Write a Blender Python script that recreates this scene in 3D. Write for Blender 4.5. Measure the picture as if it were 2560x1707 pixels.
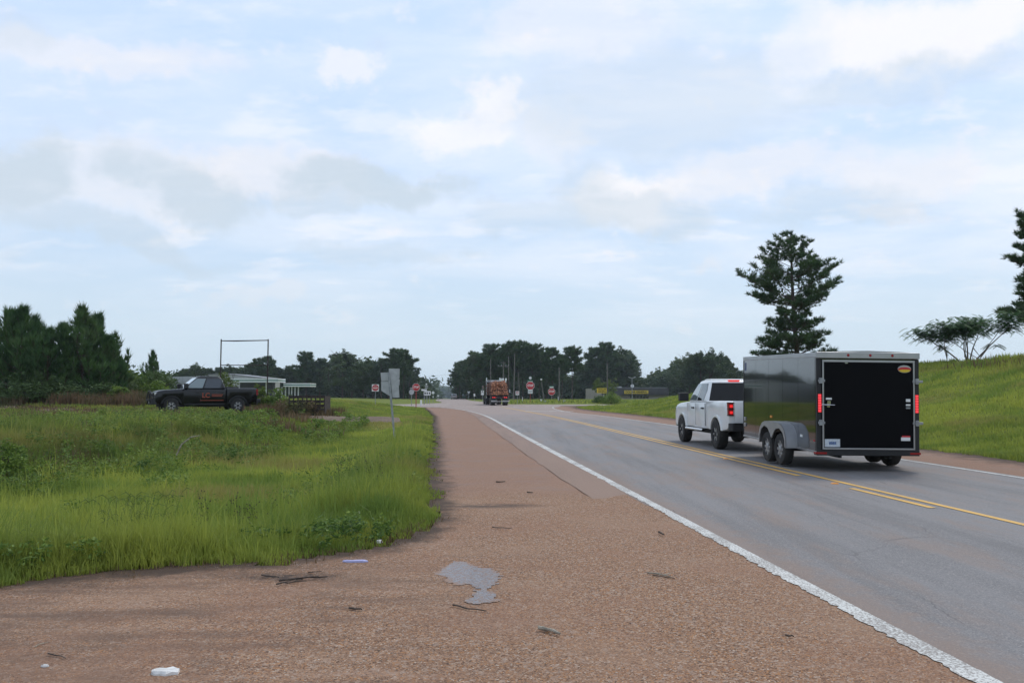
import bpy, math, random
import numpy as np
from mathutils import Vector, Matrix

for o in list(bpy.data.objects):
    bpy.data.objects.remove(o)
S = bpy.context.scene
COL = S.collection
PI = math.pi

# ---------------------------------------------------------------- camera
F = 2066.0                      # focal length in pixels of the 2560 px wide photograph
HZ = 985.0                      # row of the horizon
EYE = 1.6
PITCH = math.atan((HZ - 853.5) / F)
cam_d = bpy.data.cameras.new('camera')
cam_d.sensor_width = 36.0
cam_d.lens = F / 2560.0 * 36.0
cam_d.clip_start = 0.1
cam_d.clip_end = 9000
cam = bpy.data.objects.new('camera', cam_d)
COL.objects.link(cam)
cam.location = (0, 0, EYE)
cam.rotation_euler = (PI / 2 + PITCH, 0, 0)
S.camera = cam

# ---------------------------------------------------------------- sky, sun, exposure
SUN_EL, SUN_AZ = math.radians(52), math.radians(35)     # azimuth measured from +Y towards +X
W = bpy.data.worlds.new('World')
S.world = W
W.use_nodes = True


class NT:
    """small node-tree writer"""
    def __init__(s, tree):
        s.t = tree
        s.n = tree.nodes
        s.l = tree.links

    def node(s, typ, **kw):
        n = s.n.new(typ)
        for k, v in kw.items():
            setattr(n, k, v)
        return n

    def put(s, sock, v):
        if hasattr(v, 'is_output'):
            s.l.new(v, sock)
        elif isinstance(v, (tuple, list)) and len(v) == 3 and sock.type == 'RGBA':
            sock.default_value = (*v, 1)
        else:
            sock.default_value = v

    def math(s, op, a, b=0.0, c=0.0, clamp=False):
        n = s.node('ShaderNodeMath', operation=op, use_clamp=clamp)
        s.put(n.inputs[0], a)
        s.put(n.inputs[1], b)
        if op in ('MULTIPLY_ADD', 'SMOOTH_MIN', 'COMPARE'):
            s.put(n.inputs[2], c)
        return n.outputs[0]

    def mix(s, f, a, b, kind='MIX'):
        n = s.node('ShaderNodeMix', data_type='RGBA', blend_type=kind)
        s.put(n.inputs[0], f)
        s.put(n.inputs[6], a)
        s.put(n.inputs[7], b)
        return n.outputs[2]

    def noise(s, vec, scale, detail=3, rough=0.5, out='Fac', dist=0.0):
        n = s.node('ShaderNodeTexNoise')
        if vec is not None:
            s.l.new(vec, n.inputs['Vector'])
        n.inputs['Scale'].default_value = scale
        n.inputs['Detail'].default_value = detail
        n.inputs['Roughness'].default_value = rough
        n.inputs['Distortion'].default_value = dist
        return n.outputs[out]

    def step(s, v, lo, hi, a=0.0, b=1.0, smooth=True):
        n = s.node('ShaderNodeMapRange', interpolation_type='SMOOTHSTEP' if smooth else 'LINEAR')
        s.put(n.inputs[0], v)
        for i, q in enumerate((lo, hi, a, b)):
            s.put(n.inputs[i + 1], q)
        return n.outputs[0]

    def mapping(s, vec, loc=(0, 0, 0), rot=(0, 0, 0), scale=(1, 1, 1)):
        n = s.node('ShaderNodeMapping')
        s.l.new(vec, n.inputs[0])
        n.inputs[1].default_value = loc
        n.inputs[2].default_value = rot
        n.inputs[3].default_value = scale
        return n.outputs[0]

    def pos(s):
        return s.node('ShaderNodeNewGeometry').outputs['Position']

    def blob(s, vec, cx, cy, rx, ry, rot=0.0, soft=1.0):
        """1 inside an ellipse in the xy plane of vec, falling to 0 at its rim"""
        p = s.mapping(vec, loc=(-cx, -cy, 0))
        p = s.mapping(p, rot=(0, 0, -rot))
        p = s.mapping(p, scale=(1 / rx, 1 / ry, 0))
        d = s.node('ShaderNodeVectorMath', operation='LENGTH')
        s.l.new(p, d.inputs[0])
        return s.step(d.outputs['Value'], 1.0, 1.0 - soft, 0.0, 1.0)


def build_world():
    w = NT(W.node_tree)
    w.n.clear()
    out = w.node('ShaderNodeOutputWorld')
    bg = w.node('ShaderNodeBackground')
    bg.inputs[1].default_value = 0.107
    w.l.new(bg.outputs[0], out.inputs[0])
    sky = w.node('ShaderNodeTexSky', sky_type='NISHITA')
    sky.sun_disc = False
    sky.sun_elevation = SUN_EL
    sky.sun_rotation = SUN_AZ
    sky.air_density = 1.0
    sky.dust_density = 1.6
    sky.ozone_density = 1.4
    tc = w.node('ShaderNodeTexCoord')
    d = tc.outputs['Generated']
    sep = w.node('ShaderNodeSeparateXYZ')
    w.l.new(d, sep.inputs[0])
    x, y, z = sep.outputs
    # bearing and slope of the line of sight (a cloud sheet seen in perspective)
    zc = w.math('MAXIMUM', z, 0.0)
    den = w.math('ADD', zc, 0.16)
    px = w.math('DIVIDE', x, den)
    py = w.math('DIVIDE', y, den)
    cb = w.node('ShaderNodeCombineXYZ')
    w.l.new(px, cb.inputs[0]); w.l.new(py, cb.inputs[1])
    P = cb.outputs[0]
    # bearing/elevation coordinates for single clouds
    az = w.math('ARCTAN2', x, y)
    el = w.math('ARCSINE', z)
    cb2 = w.node('ShaderNodeCombineXYZ')
    w.l.new(az, cb2.inputs[0]); w.l.new(el, cb2.inputs[1])
    A = cb2.outputs[0]
    wob = w.noise(A, 9.0, 5, 0.62, 'Color')
    wb = w.node('ShaderNodeVectorMath', operation='MULTIPLY_ADD')
    w.l.new(wob, wb.inputs[0]); wb.inputs[1].default_value = (0.22, 0.10, 0); wb.inputs[2].default_value = (-0.11, -0.05, 0)
    ad = w.node('ShaderNodeVectorMath', operation='ADD')
    w.l.new(A, ad.inputs[0]); w.l.new(wb.outputs[0], ad.inputs[1])
    A2 = ad.outputs[0]

    hazeb = (6.15, 7.55, 8.85)
    zen = (6.0, 7.7, 10.4)
    base = w.mix(w.step(z, 0.0, 0.38), hazeb, zen)
    base = w.mix(0.12, base, sky.outputs[0])
    # thin veil
    n1 = w.noise(w.mapping(P, scale=(0.8, 1.3, 1)), 1.15, 6, 0.55, dist=0.4)
    veil = w.step(n1, 0.36, 0.64)
    side = w.step(az, -0.55, 0.25, 0.35, 0.7)
    veil = w.math('MULTIPLY', veil, side)
    veil = w.math('MULTIPLY', veil, w.step(z, 0.02, 0.22, 0.25, 1.0))
    c = w.mix(veil, base, (8.5, 9.0, 9.9))
    # brighter cumulus lumps
    n2 = w.noise(w.mapping(P, loc=(3.1, 0.7, 0), scale=(1, 1.5, 1)), 2.6, 7, 0.58)
    lump = w.step(n2, 0.52, 0.68)
    lump = w.math('MULTIPLY', lump, w.step(z, 0.04, 0.2, 0.12, 0.42))
    c = w.mix(lump, c, (9.4, 9.4, 9.9))

    def pt(u, v):
        q = Vector(((u - 1280) / F, 1.0, 0)) + Vector((0, 0, 0))
        r = Vector(((u - 1280), F, -(v - 853.5)))
        r = Matrix.Rotation(PITCH, 3, 'X') @ r
        r.normalize()
        return math.atan2(r.x, r.y), math.asin(r.z)
    # (u, v, half width, half height) in photo pixels: bright banks first, shaded bases over them
    puff = w.math('MULTIPLY', w.noise(w.mapping(A, scale=(1, 1.7, 1)), 11, 7, .6), .85)
    puff2 = w.math('MULTIPLY', w.noise(w.mapping(A, loc=(4, 1, 0), scale=(1, 1.9, 1)), 10, 6, .55), .8)
    bright = [(2330, 90, 260, 80, 9.0, .85), (1560, 490, 150, 80, 9.0, .9), (1230, 235, 90, 45, 9.0, .7), (1170, 325, 130, 60, 9.0, .7),
              (300, 440, 330, 90, 8.2, .5), (700, 420, 260, 70, 8.2, .6), (900, 145, 100, 35, 8.7, .6), (250, 125, 330, 40, 8.2, .5),
              (1880, 430, 250, 60, 8.3, .55), (2250, 430, 150, 60, 8.2, .5), (1360, 330, 90, 70, 8.6, .4), (2040, 110, 160, 90, 8.8, .5),
              (1450, 60, 300, 90, 8.5, .45), (650, 740, 120, 22, 8.0, .3), (2280, 525, 110, 25, 7.8, .4), (1810, 660, 70, 18, 7.8, .3)]
    for u, v, a, b, col, k in bright:
        ax, ey = pt(u, v)
        m = w.blob(A2, ax, ey, a / F * 1.5, b / F * 1.6, 0, 1.0)
        m = w.step(w.math('ADD', m, puff), .48, 1.12)
        m = w.math('MULTIPLY', m, min(1, k * 1.0))
        col *= 1.07
        c = w.mix(m, c, (col * 0.98, col * 0.97, col * 1.0))
    dark = [(60, 415, 170, 90, 0, .9), (500, 480, 240, 80, -.25, .85), (930, 450, 270, 55, -.12, .9), (800, 495, 110, 45, 0, .6),
            (1610, 520, 300, 65, -.12, .6), (300, 590, 320, 40, -.2, .6), (1650, 250, 520, 150, 0, .42), (2100, 520, 260, 50, 0, .4),
            (1480, 450, 150, 60, 0, .4), (950, 650, 220, 30, 0, .35), (2250, 210, 330, 50, 0, .4), (60, 60, 130, 45, 0, .3), (1330, 540, 260, 40, 0, .4)]
    for u, v, a, b, r, k in dark:
        ax, ey = pt(u, v)
        m = w.blob(A2, ax, ey, a / F * 1.3, b / F * 1.5, r, 1.0)
        m = w.step(w.math('ADD', m, puff2), .5, 1.12)
        m = w.math('MULTIPLY', m, k * .95)
        c = w.mix(m, c, (5.75, 6.75, 7.75))
    # fine wisps over everything
    n3 = w.noise(w.mapping(P, loc=(7, 2, 0), rot=(0, 0, .5), scale=(1, 2.2, 1)), 3.3, 6, 0.6)
    c = w.mix(w.math('MULTIPLY', w.step(n3, 0.5, 0.75), w.step(z, 0.05, 0.25, 0.03, 0.22)), c, (8.9, 9.1, 9.9))
    # low haze at the horizon, below it the same
    c = w.mix(w.step(z, 0.16, 0.0, 0.0, 0.8), c, (6.3, 7.5, 8.5))
    w.l.new(c, bg.inputs[0])


build_world()
sun_d = bpy.data.lights.new('sun', 'SUN')
sun_d.energy = 1.45
sun_d.angle = math.radians(14)
sun_d.color = (1.0, 0.95, 0.86)
sun = bpy.data.objects.new('sun', sun_d)
COL.objects.link(sun)
sv = Vector((math.sin(SUN_AZ) * math.cos(SUN_EL), math.cos(SUN_AZ) * math.cos(SUN_EL), math.sin(SUN_EL)))
sun.rotation_euler = sv.to_track_quat('Z', 'Y').to_euler()
sun.location = (60, 80, 120)
S.view_settings.view_transform = 'Standard'
S.view_settings.look = 'None'
S.view_settings.exposure = 0.0
S.view_settings.gamma = 1.0
S.view_settings.use_curve_mapping = False
S.render.engine = 'CYCLES'
S.cycles.use_denoising = True
S.cycles.max_bounces = 6
S.cycles.diffuse_bounces = 3
S.cycles.glossy_bounces = 3
S.cycles.transparent_max_bounces = 6
S.cycles.volume_bounces = 0
S.cycles.volume_max_steps = 64
S.cycles.sample_clamp_indirect = 4

# ---------------------------------------------------------------- helpers
rng = np.random.default_rng(7)
random.seed(11)


def tag(o, label=None, cat=None, group=None, kind=None):
    if label: o['label'] = label
    if cat: o['category'] = cat
    if group: o['group'] = group
    if kind: o['kind'] = kind
    return o


def link(o, parent=None):
    COL.objects.link(o)
    if parent is not None:
        o.parent = parent
    return o


def empty(name, loc, rz=0.0, ry=0.0, rx=0.0):
    o = bpy.data.objects.new(name, None)
    o.location = loc
    o.rotation_euler = (rx, ry, rz)
    o.empty_display_size = 0.3
    return link(o)


def kids(o):
    return [c for c in bpy.data.objects if c.parent is o]


def dup(o, loc, rz=None, scale=None, label=None):
    r = o.copy()
    COL.objects.link(r)
    r.location = loc
    if rz is not None: r.rotation_euler = (0, 0, rz)
    if scale is not None: r.scale = scale
    if label: r['label'] = label
    for ch in kids(o):
        c = ch.copy(); COL.objects.link(c); c.parent = r
        for g in kids(ch):
            d = g.copy(); COL.objects.link(d); d.parent = c
    return r


def np_mesh(name, V, Fc, nper=3):
    """mesh from arrays: V (n,3), Fc (m,nper)"""
    me = bpy.data.meshes.new(name)
    V = np.asarray(V, dtype=np.float32)
    Fc = np.asarray(Fc, dtype=np.int32)
    me.vertices.add(len(V))
    me.vertices.foreach_set('co', V.ravel())
    me.loops.add(Fc.size)
    me.loops.foreach_set('vertex_index', Fc.ravel())
    me.polygons.add(len(Fc))
    me.polygons.foreach_set('loop_start', np.arange(0, Fc.size, nper, dtype=np.int32))
    me.update(calc_edges=True)
    return me


def put_attr(me, name, vals):
    a = me.attributes.new(name, 'FLOAT', 'POINT')
    a.data.foreach_set('value', np.asarray(vals, dtype=np.float32))


def basis(d):
    d = Vector(d).normalized()
    a = Vector((0, 0, 1)) if abs(d.z) < 0.95 else Vector((1, 0, 0))
    u = a.cross(d).normalized()
    return u, d.cross(u).normalized(), d


class MB:
    """collects shapes that become ONE mesh object"""
    def __init__(s):
        s.v = []; s.f = []; s.m = []; s.mi = 0

    def add(s, vs, fs):
        n = len(s.v)
        s.v += [tuple(v) for v in vs]
        s.f += [tuple(i + n for i in f) for f in fs]
        s.m += [s.mi] * len(fs)
        return s

    def box(s, x0, x1, y0, y1, z0, z1):
        return s.add([(x0, y0, z0), (x1, y0, z0), (x1, y1, z0), (x0, y1, z0), (x0, y0, z1), (x1, y0, z1), (x1, y1, z1), (x0, y1, z1)],
                     [(0, 3, 2, 1), (4, 5, 6, 7), (0, 1, 5, 4), (1, 2, 6, 5), (2, 3, 7, 6), (3, 0, 4, 7)])

    def tube(s, pts, rs, n=8, cap=True):
        pts = [Vector(p) for p in pts]
        if not isinstance(rs, (list, tuple)): rs = [rs] * len(pts)
        vs = []; fs = []
        u0 = None
        for i, p in enumerate(pts):
            d = (pts[min(i + 1, len(pts) - 1)] - pts[max(i - 1, 0)])
            u, w, d = basis(d)
            if u0 is not None:
                u = (u0 - d * u0.dot(d)).normalized(); w = d.cross(u)
            u0 = u
            for k in range(n):
                a = 2 * PI * k / n
                vs.append(p + (u * math.cos(a) + w * math.sin(a)) * rs[i])
        for i in range(len(pts) - 1):
            for k in range(n):
                fs.append((i * n + k, i * n + (k + 1) % n, (i + 1) * n + (k + 1) % n, (i + 1) * n + k))
        if cap:
            fs.append(tuple(range(n - 1, -1, -1)))
            fs.append(tuple(range((len(pts) - 1) * n, len(pts) * n)))
        return s.add(vs, fs)

    def lathe(s, prof, c=(0, 0, 0), n=24, axis='y', cap=True):
        """prof: (radius, along) pairs; closed round the axis"""
        vs = []; fs = []
        for r, h in prof:
            for k in range(n):
                a = 2 * PI * k / n
                if axis == 'y': v = (c[0] + r * math.cos(a), c[1] + h, c[2] + r * math.sin(a))
                elif axis == 'z': v = (c[0] + r * math.cos(a), c[1] + r * math.sin(a), c[2] + h)
                else: v = (c[0] + h, c[1] + r * math.cos(a), c[2] + r * math.sin(a))
                vs.append(v)
        for i in range(len(prof) - 1):
            for k in range(n):
                fs.append((i * n + k, i * n + (k + 1) % n, (i + 1) * n + (k + 1) % n, (i + 1) * n + k))
        if cap and prof[0][0] > 1e-4: fs.append(tuple(range(n)))
        if cap and prof[-1][0] > 1e-4: fs.append(tuple(range(len(prof) * n - 1, (len(prof) - 1) * n - 1, -1)))
        return s.add(vs, fs)

    def layers(s, poly, lay, plane='xz'):
        """poly in a plane, stacked along the third axis; lay = [(offset, inset)...]"""
        P = [Vector(p) for p in poly]
        n = len(P)
        area = sum(P[i].x * P[(i + 1) % n].y - P[(i + 1) % n].x * P[i].y for i in range(n))
        sg = 1 if area > 0 else -1
        nor = []
        for i in range(n):
            e1 = (P[i] - P[i - 1]); e2 = (P[(i + 1) % n] - P[i])
            e1 = e1.normalized() if e1.length > 0 else e2; e2 = e2.normalized()
            n1 = Vector((-e1.y, e1.x)) * sg; n2 = Vector((-e2.y, e2.x)) * sg
            q = (n1 + n2)
            q = q.normalized() if q.length > 1e-6 else n1
            nor.append(q / max(0.5, q.dot(n1)))
        vs = []; fs = []
        for off, ins in lay:
            for p, q in zip(P, nor):
                r = p + q * ins
                vs.append({'xz': (r.x, off, r.y), 'yz': (off, r.x, r.y), 'xy': (r.x, r.y, off)}[plane])
        for i in range(len(lay) - 1):
            for k in range(n):
                fs.append((i * n + k, i * n + (k + 1) % n, (i + 1) * n + (k + 1) % n, (i + 1) * n + k))
        fs.append(tuple(range(n - 1, -1, -1)))
        fs.append(tuple(range((len(lay) - 1) * n, len(lay) * n)))
        return s.add(vs, fs)

    def build(s, name, mats, parent=None, smooth=False, bevel=0.0, loc=None, rot=None):
        me = bpy.data.meshes.new(name)
        me.from_pydata(s.v, [], s.f)
        mats = mats if isinstance(mats, (list, tuple)) else [mats]
        for m in mats: me.materials.append(m)
        if len(mats) > 1: me.polygons.foreach_set('material_index', s.m)
        import bmesh
        bm = bmesh.new(); bm.from_mesh(me)
        bmesh.ops.recalc_face_normals(bm, faces=bm.faces)
        bm.to_mesh(me); bm.free()
        if smooth:
            me.polygons.foreach_set('use_smooth', [True] * len(me.polygons))
            me.set_sharp_from_angle(angle=math.radians(38))
        o = bpy.data.objects.new(name, me)
        if bevel:
            b = o.modifiers.new('bevel', 'BEVEL'); b.width = bevel; b.segments = 2; b.limit_method = 'ANGLE'; b.angle_limit = math.radians(30)
        if loc is not None: o.location = loc
        if rot is not None: o.rotation_euler = rot
        return link(o, parent)


def text_mesh(name, s, size, mat, parent, loc, rot=(PI / 2, 0, 0), width=None, bold=0.0, depth=0.002, align='CENTER'):
    c = bpy.data.curves.new(name, 'FONT')
    c.body = s; c.size = size; c.align_x = align; c.align_y = 'CENTER'
    c.offset = bold; c.extrude = depth; c.resolution_u = 3
    t = bpy.data.objects.new('tmp', c)
    COL.objects.link(t)
    bpy.context.view_layer.update()
    me = bpy.data.meshes.new_from_object(t.evaluated_get(bpy.context.evaluated_depsgraph_get()))
    bpy.data.objects.remove(t)
    me.name = name
    me.materials.clear(); me.materials.append(mat)
    o = bpy.data.objects.new(name, me)
    o.location = loc; o.rotation_euler = rot
    if width:
        xs = [v.co.x for v in me.vertices]
        k = width / (max(xs) - min(xs))
        o.scale = (k, 1, 1)
    return link(o, parent)


def at(u, v, z=0.0, Y=None):
    """point where the ray through photo pixel (u, v) meets height z, or depth Y"""
    r = Matrix.Rotation(PITCH, 3, 'X') @ Vector((u - 1280, F, -(v - 853.5)))
    t = (Y / r.y) if Y is not None else ((z - EYE) / r.z)
    return Vector((0, 0, EYE)) + r * t


def vnoise(x, y, s=1.0, seed=0):
    """smooth value noise 0..1, vectorised"""
    x = np.asarray(x, float) / s + seed * 17.3; y = np.asarray(y, float) / s + seed * 9.1
    xi = np.floor(x); yi = np.floor(y); fx = x - xi; fy = y - yi
    fx = fx * fx * (3 - 2 * fx); fy = fy * fy * (3 - 2 * fy)

    def h(a, b):
        q = np.sin(a * 127.1 + b * 311.7 + seed * 3.3) * 43758.5453
        return q - np.floor(q)
    return (h(xi, yi) * (1 - fx) + h(xi + 1, yi) * fx) * (1 - fy) + (h(xi, yi + 1) * (1 - fx) + h(xi + 1, yi + 1) * fx) * fy


def sm(t):
    t = np.clip(t, 0, 1)
    return t * t * (3 - 2 * t)


# ---------------------------------------------------------------- materials
def pbr(name, base, rough=0.6, metal=0.0, var=0.0, vs=4.0, dirt=None, ds=2.0, dk=0.5, bump=0.0, bs=40.0, emit=None, es=0.0, coat=0.0, spec=0.5, alpha=None):
    m = bpy.data.materials.new(name)
    m.use_nodes = True
    t = NT(m.node_tree)
    b = t.n['Principled BSDF']
    b.inputs['Roughness'].default_value = rough
    b.inputs['Metallic'].default_value = metal
    b.inputs['Specular IOR Level'].default_value = spec
    if coat:
        b.inputs['Coat Weight'].default_value = coat
        b.inputs['Coat Roughness'].default_value = 0.03
    col = base
    tc = t.node('ShaderNodeTexCoord').outputs['Object']
    if var:
        n = t.noise(tc, vs, 4)
        lo = tuple(c * (1 - var) for c in base); hi = tuple(min(1, c * (1 + var)) for c in base)
        col = t.mix(t.step(n, .3, .7), lo, hi)
    if dirt:
        n = t.noise(tc, ds, 5, .6)
        col = t.mix(t.step(n, .45, .75, 0, dk), col, dirt)
    t.put(b.inputs['Base Color'], col)
    if bump:
        bn = t.node('ShaderNodeBump')
        bn.inputs['Strength'].default_value = bump
        bn.inputs['Distance'].default_value = 0.01
        t.l.new(t.noise(tc, bs, 3), bn.inputs['Height'])
        t.l.new(bn.outputs[0], b.inputs['Normal'])
    if emit:
        b.inputs['Emission Color'].default_value = (*emit, 1)
        b.inputs['Emission Strength'].default_value = es
    return m


def leaf_mat(name, c1, c2, c3=None, scale=0.6, tint=False, trans=0.35, rough=0.55):
    """foliage: colour varies from clump to clump and leaf to leaf, some light passes through"""
    m = bpy.data.materials.new(name)
    m.use_nodes = True
    t = NT(m.node_tree)
    t.n.clear()
    out = t.node('ShaderNodeOutputMaterial')
    p = t.pos()
    n = t.noise(p, scale, 4, .6)
    col = t.mix(t.step(n, .35, .65), c1, c2)
    if c3:
        n2 = t.noise(t.mapping(p, loc=(5, 9, 3)), scale * 0.45, 3, .6)
        col = t.mix(t.step(n2, .52, .68, 0, .8), col, c3)
    if tint:
        a = t.node('ShaderNodeAttribute', attribute_name='tint').outputs['Fac']
        g = t.node('ShaderNodeHueSaturation')
        t.l.new(col, g.inputs['Color'])
        t.l.new(t.step(a, 0, 1, .62, 1.45, False), g.inputs['Value'])
        t.l.new(t.step(a, 0, 1, .515, .485, False), g.inputs['Hue'])
        g.inputs['Saturation'].default_value = 1.0
        col = g.outputs[0]
    d = t.node('ShaderNodeBsdfPrincipled')
    t.put(d.inputs['Base Color'], col)
    d.inputs['Roughness'].default_value = rough
    d.inputs['Specular IOR Level'].default_value = 0.25
    tr = t.node('ShaderNodeBsdfTranslucent')
    t.l.new(col, tr.inputs[0])
    mx = t.node('ShaderNodeMixShader')
    mx.inputs[0].default_value = trans
    t.l.new(d.outputs[0], mx.inputs[1]); t.l.new(tr.outputs[0], mx.inputs[2])
    t.l.new(mx.outputs[0], out.inputs[0])
    return m


def gravel_mat(name, soil=True):
    m = bpy.data.materials.new(name)
    m.use_nodes = True
    t = NT(m.node_tree)
    b = t.n['Principled BSDF']
    b.inputs['Roughness'].default_value = 0.9
    b.inputs['Specular IOR Level'].default_value = 0.2
    p = t.pos()
    wv = t.node('ShaderNodeVectorMath', operation='MULTIPLY_ADD')
    t.l.new(t.noise(p, 60, 2, .5, 'Color'), wv.inputs[0]); wv.inputs[1].default_value = (.02, .02, 0); t.l.new(p, wv.inputs[2])
    vo = t.node('ShaderNodeTexVoronoi'); vo.inputs['Scale'].default_value = 112; t.l.new(wv.outputs[0], vo.inputs['Vector'])
    vo2 = t.node('ShaderNodeTexVoronoi'); vo2.inputs['Scale'].default_value = 40; t.l.new(wv.outputs[0], vo2.inputs['Vector'])
    sp = t.node('ShaderNodeSeparateColor'); t.l.new(vo.outputs['Color'], sp.inputs[0])
    rp = t.node('ShaderNodeValToRGB'); rp.color_ramp.interpolation = 'CONSTANT'
    els = rp.color_ramp.elements
    cols = [(0.0, (.065, .040, .028)), (.12, (.165, .085, .05)), (.3, (.27, .152, .09)), (.5, (.21, .122, .08)), (.64, (.34, .21, .135)), (.76, (.37, .175, .07)), (.88, (.40, .28, .195)), (.96, (.49, .40, .32))]
    els[0].position = 0; els[0].color = (*cols[0][1], 1)
    els[1].position = cols[1][0]; els[1].color = (*cols[1][1], 1)
    for q, c in cols[2:]:
        e = els.new(q); e.color = (*c, 1)
    t.l.new(sp.outputs[0], rp.inputs[0])
    sp2 = t.node('ShaderNodeSeparateColor'); t.l.new(vo2.outputs['Color'], sp2.inputs[0])
    col = t.mix(t.step(sp2.outputs[1], .88, .9, 0, .45), rp.outputs[0], (.40, .31, .25))
    # fine packed dirt between the stones
    nd = t.noise(p, 14, 4, .6)
    col = t.mix(t.step(nd, .42, .72, .0, .42), col, (.255, .150, .096))
    # broad variation: damp, pale dust, wheel tracks drawn along the pull-off
    n1 = t.noise(p, .55, 5, .6)
    col = t.mix(t.step(n1, .45, .68, 0, .42), col, (.32, .205, .137))
    ns = t.noise(t.mapping(p, rot=(0, 0, -.10), scale=(.34, 1.7, 1)), 1.5, 6, .68, dist=.5)
    sx = t.node('ShaderNodeSeparateXYZ'); t.l.new(p, sx.inputs[0])
    near = t.math('MULTIPLY', t.step(sx.outputs[1], 11, 7.5), t.step(sx.outputs[0], 1.2, -.8))
    col = t.mix(t.math('MULTIPLY', t.step(ns, .5, .72, 0, .6), near), col, (.115, .078, .06))
    col = t.mix(t.math('MULTIPLY', t.step(ns, .45, .3, 0, .5), near), col, (.33, .215, .155))
    lw = t.noise(t.mapping(p, loc=(1, 6, 0), rot=(0, 0, -.12), scale=(.45, 1.5, 1)), 1.1, 6, .7)
    ll = t.math('MULTIPLY', t.step(sx.outputs[0], .6, -1.6), t.step(sx.outputs[1], 8.6, 6.8))
    col = t.mix(t.math('MULTIPLY', t.step(lw, .42, .62, 0, .62), ll), col, (.125, .078, .056))
    rr = t.noise(t.mapping(p, loc=(9, 2, 0)), .8, 5, .6)
    col = t.mix(t.step(rr, .45, .65, 0, .25), col, (.26, .135, .085))
    # grey worn paving shows through further on
    ng = t.noise(t.mapping(p, loc=(2, 4, 0)), .9, 5, .65)
    mid = t.step(sx.outputs[1], 12.5, 15)
    col = t.mix(t.math('MULTIPLY', t.step(ng, .48, .66, 0, .65), mid), col, (.225, .18, .16))
    col = t.mix(t.math('MULTIPLY', mid, .55), col, (.26, .155, .112))
    # dark wash of mud
    bl = t.blob(wv.outputs[0], -.35, 11.9, 1.15, .34, .03, .8)
    bl = t.math('MULTIPLY', bl, t.step(t.noise(p, 3.2, 4, .6), .3, .55))
    col = t.mix(t.math('MULTIPLY', bl, .8), col, (.075, .055, .045))
    bl2 = t.blob(wv.outputs[0], -1.95, 7.35, 1.0, .28, -.05, .9)
    col = t.mix(t.math('MULTIPLY', bl2, t.step(nd, .4, .6, .4, .95)), col, (.055, .04, .032))
    if soil:
        e = t.node('ShaderNodeAttribute', attribute_name='edge').outputs['Fac']
        en = t.math('ADD', e, t.math('MULTIPLY', t.math('SUBTRACT', t.noise(p, 2.5, 5, .7), .5), .9))
        col = t.mix(t.step(en, -.55, -.05, 0, .92), col, (.055, .038, .028))
    t.put(b.inputs['Base Color'], col)
    bn = t.node('ShaderNodeBump'); bn.inputs['Strength'].default_value = .6; bn.inputs['Distance'].default_value = .005
    t.l.new(t.math('ADD', t.math('MULTIPLY', vo.outputs['Distance'], -1.0), t.math('MULTIPLY', t.noise(p, 9, 4), 1.4)), bn.inputs['Height'])
    t.l.new(bn.outputs[0], b.inputs['Normal'])
    return m


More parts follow.
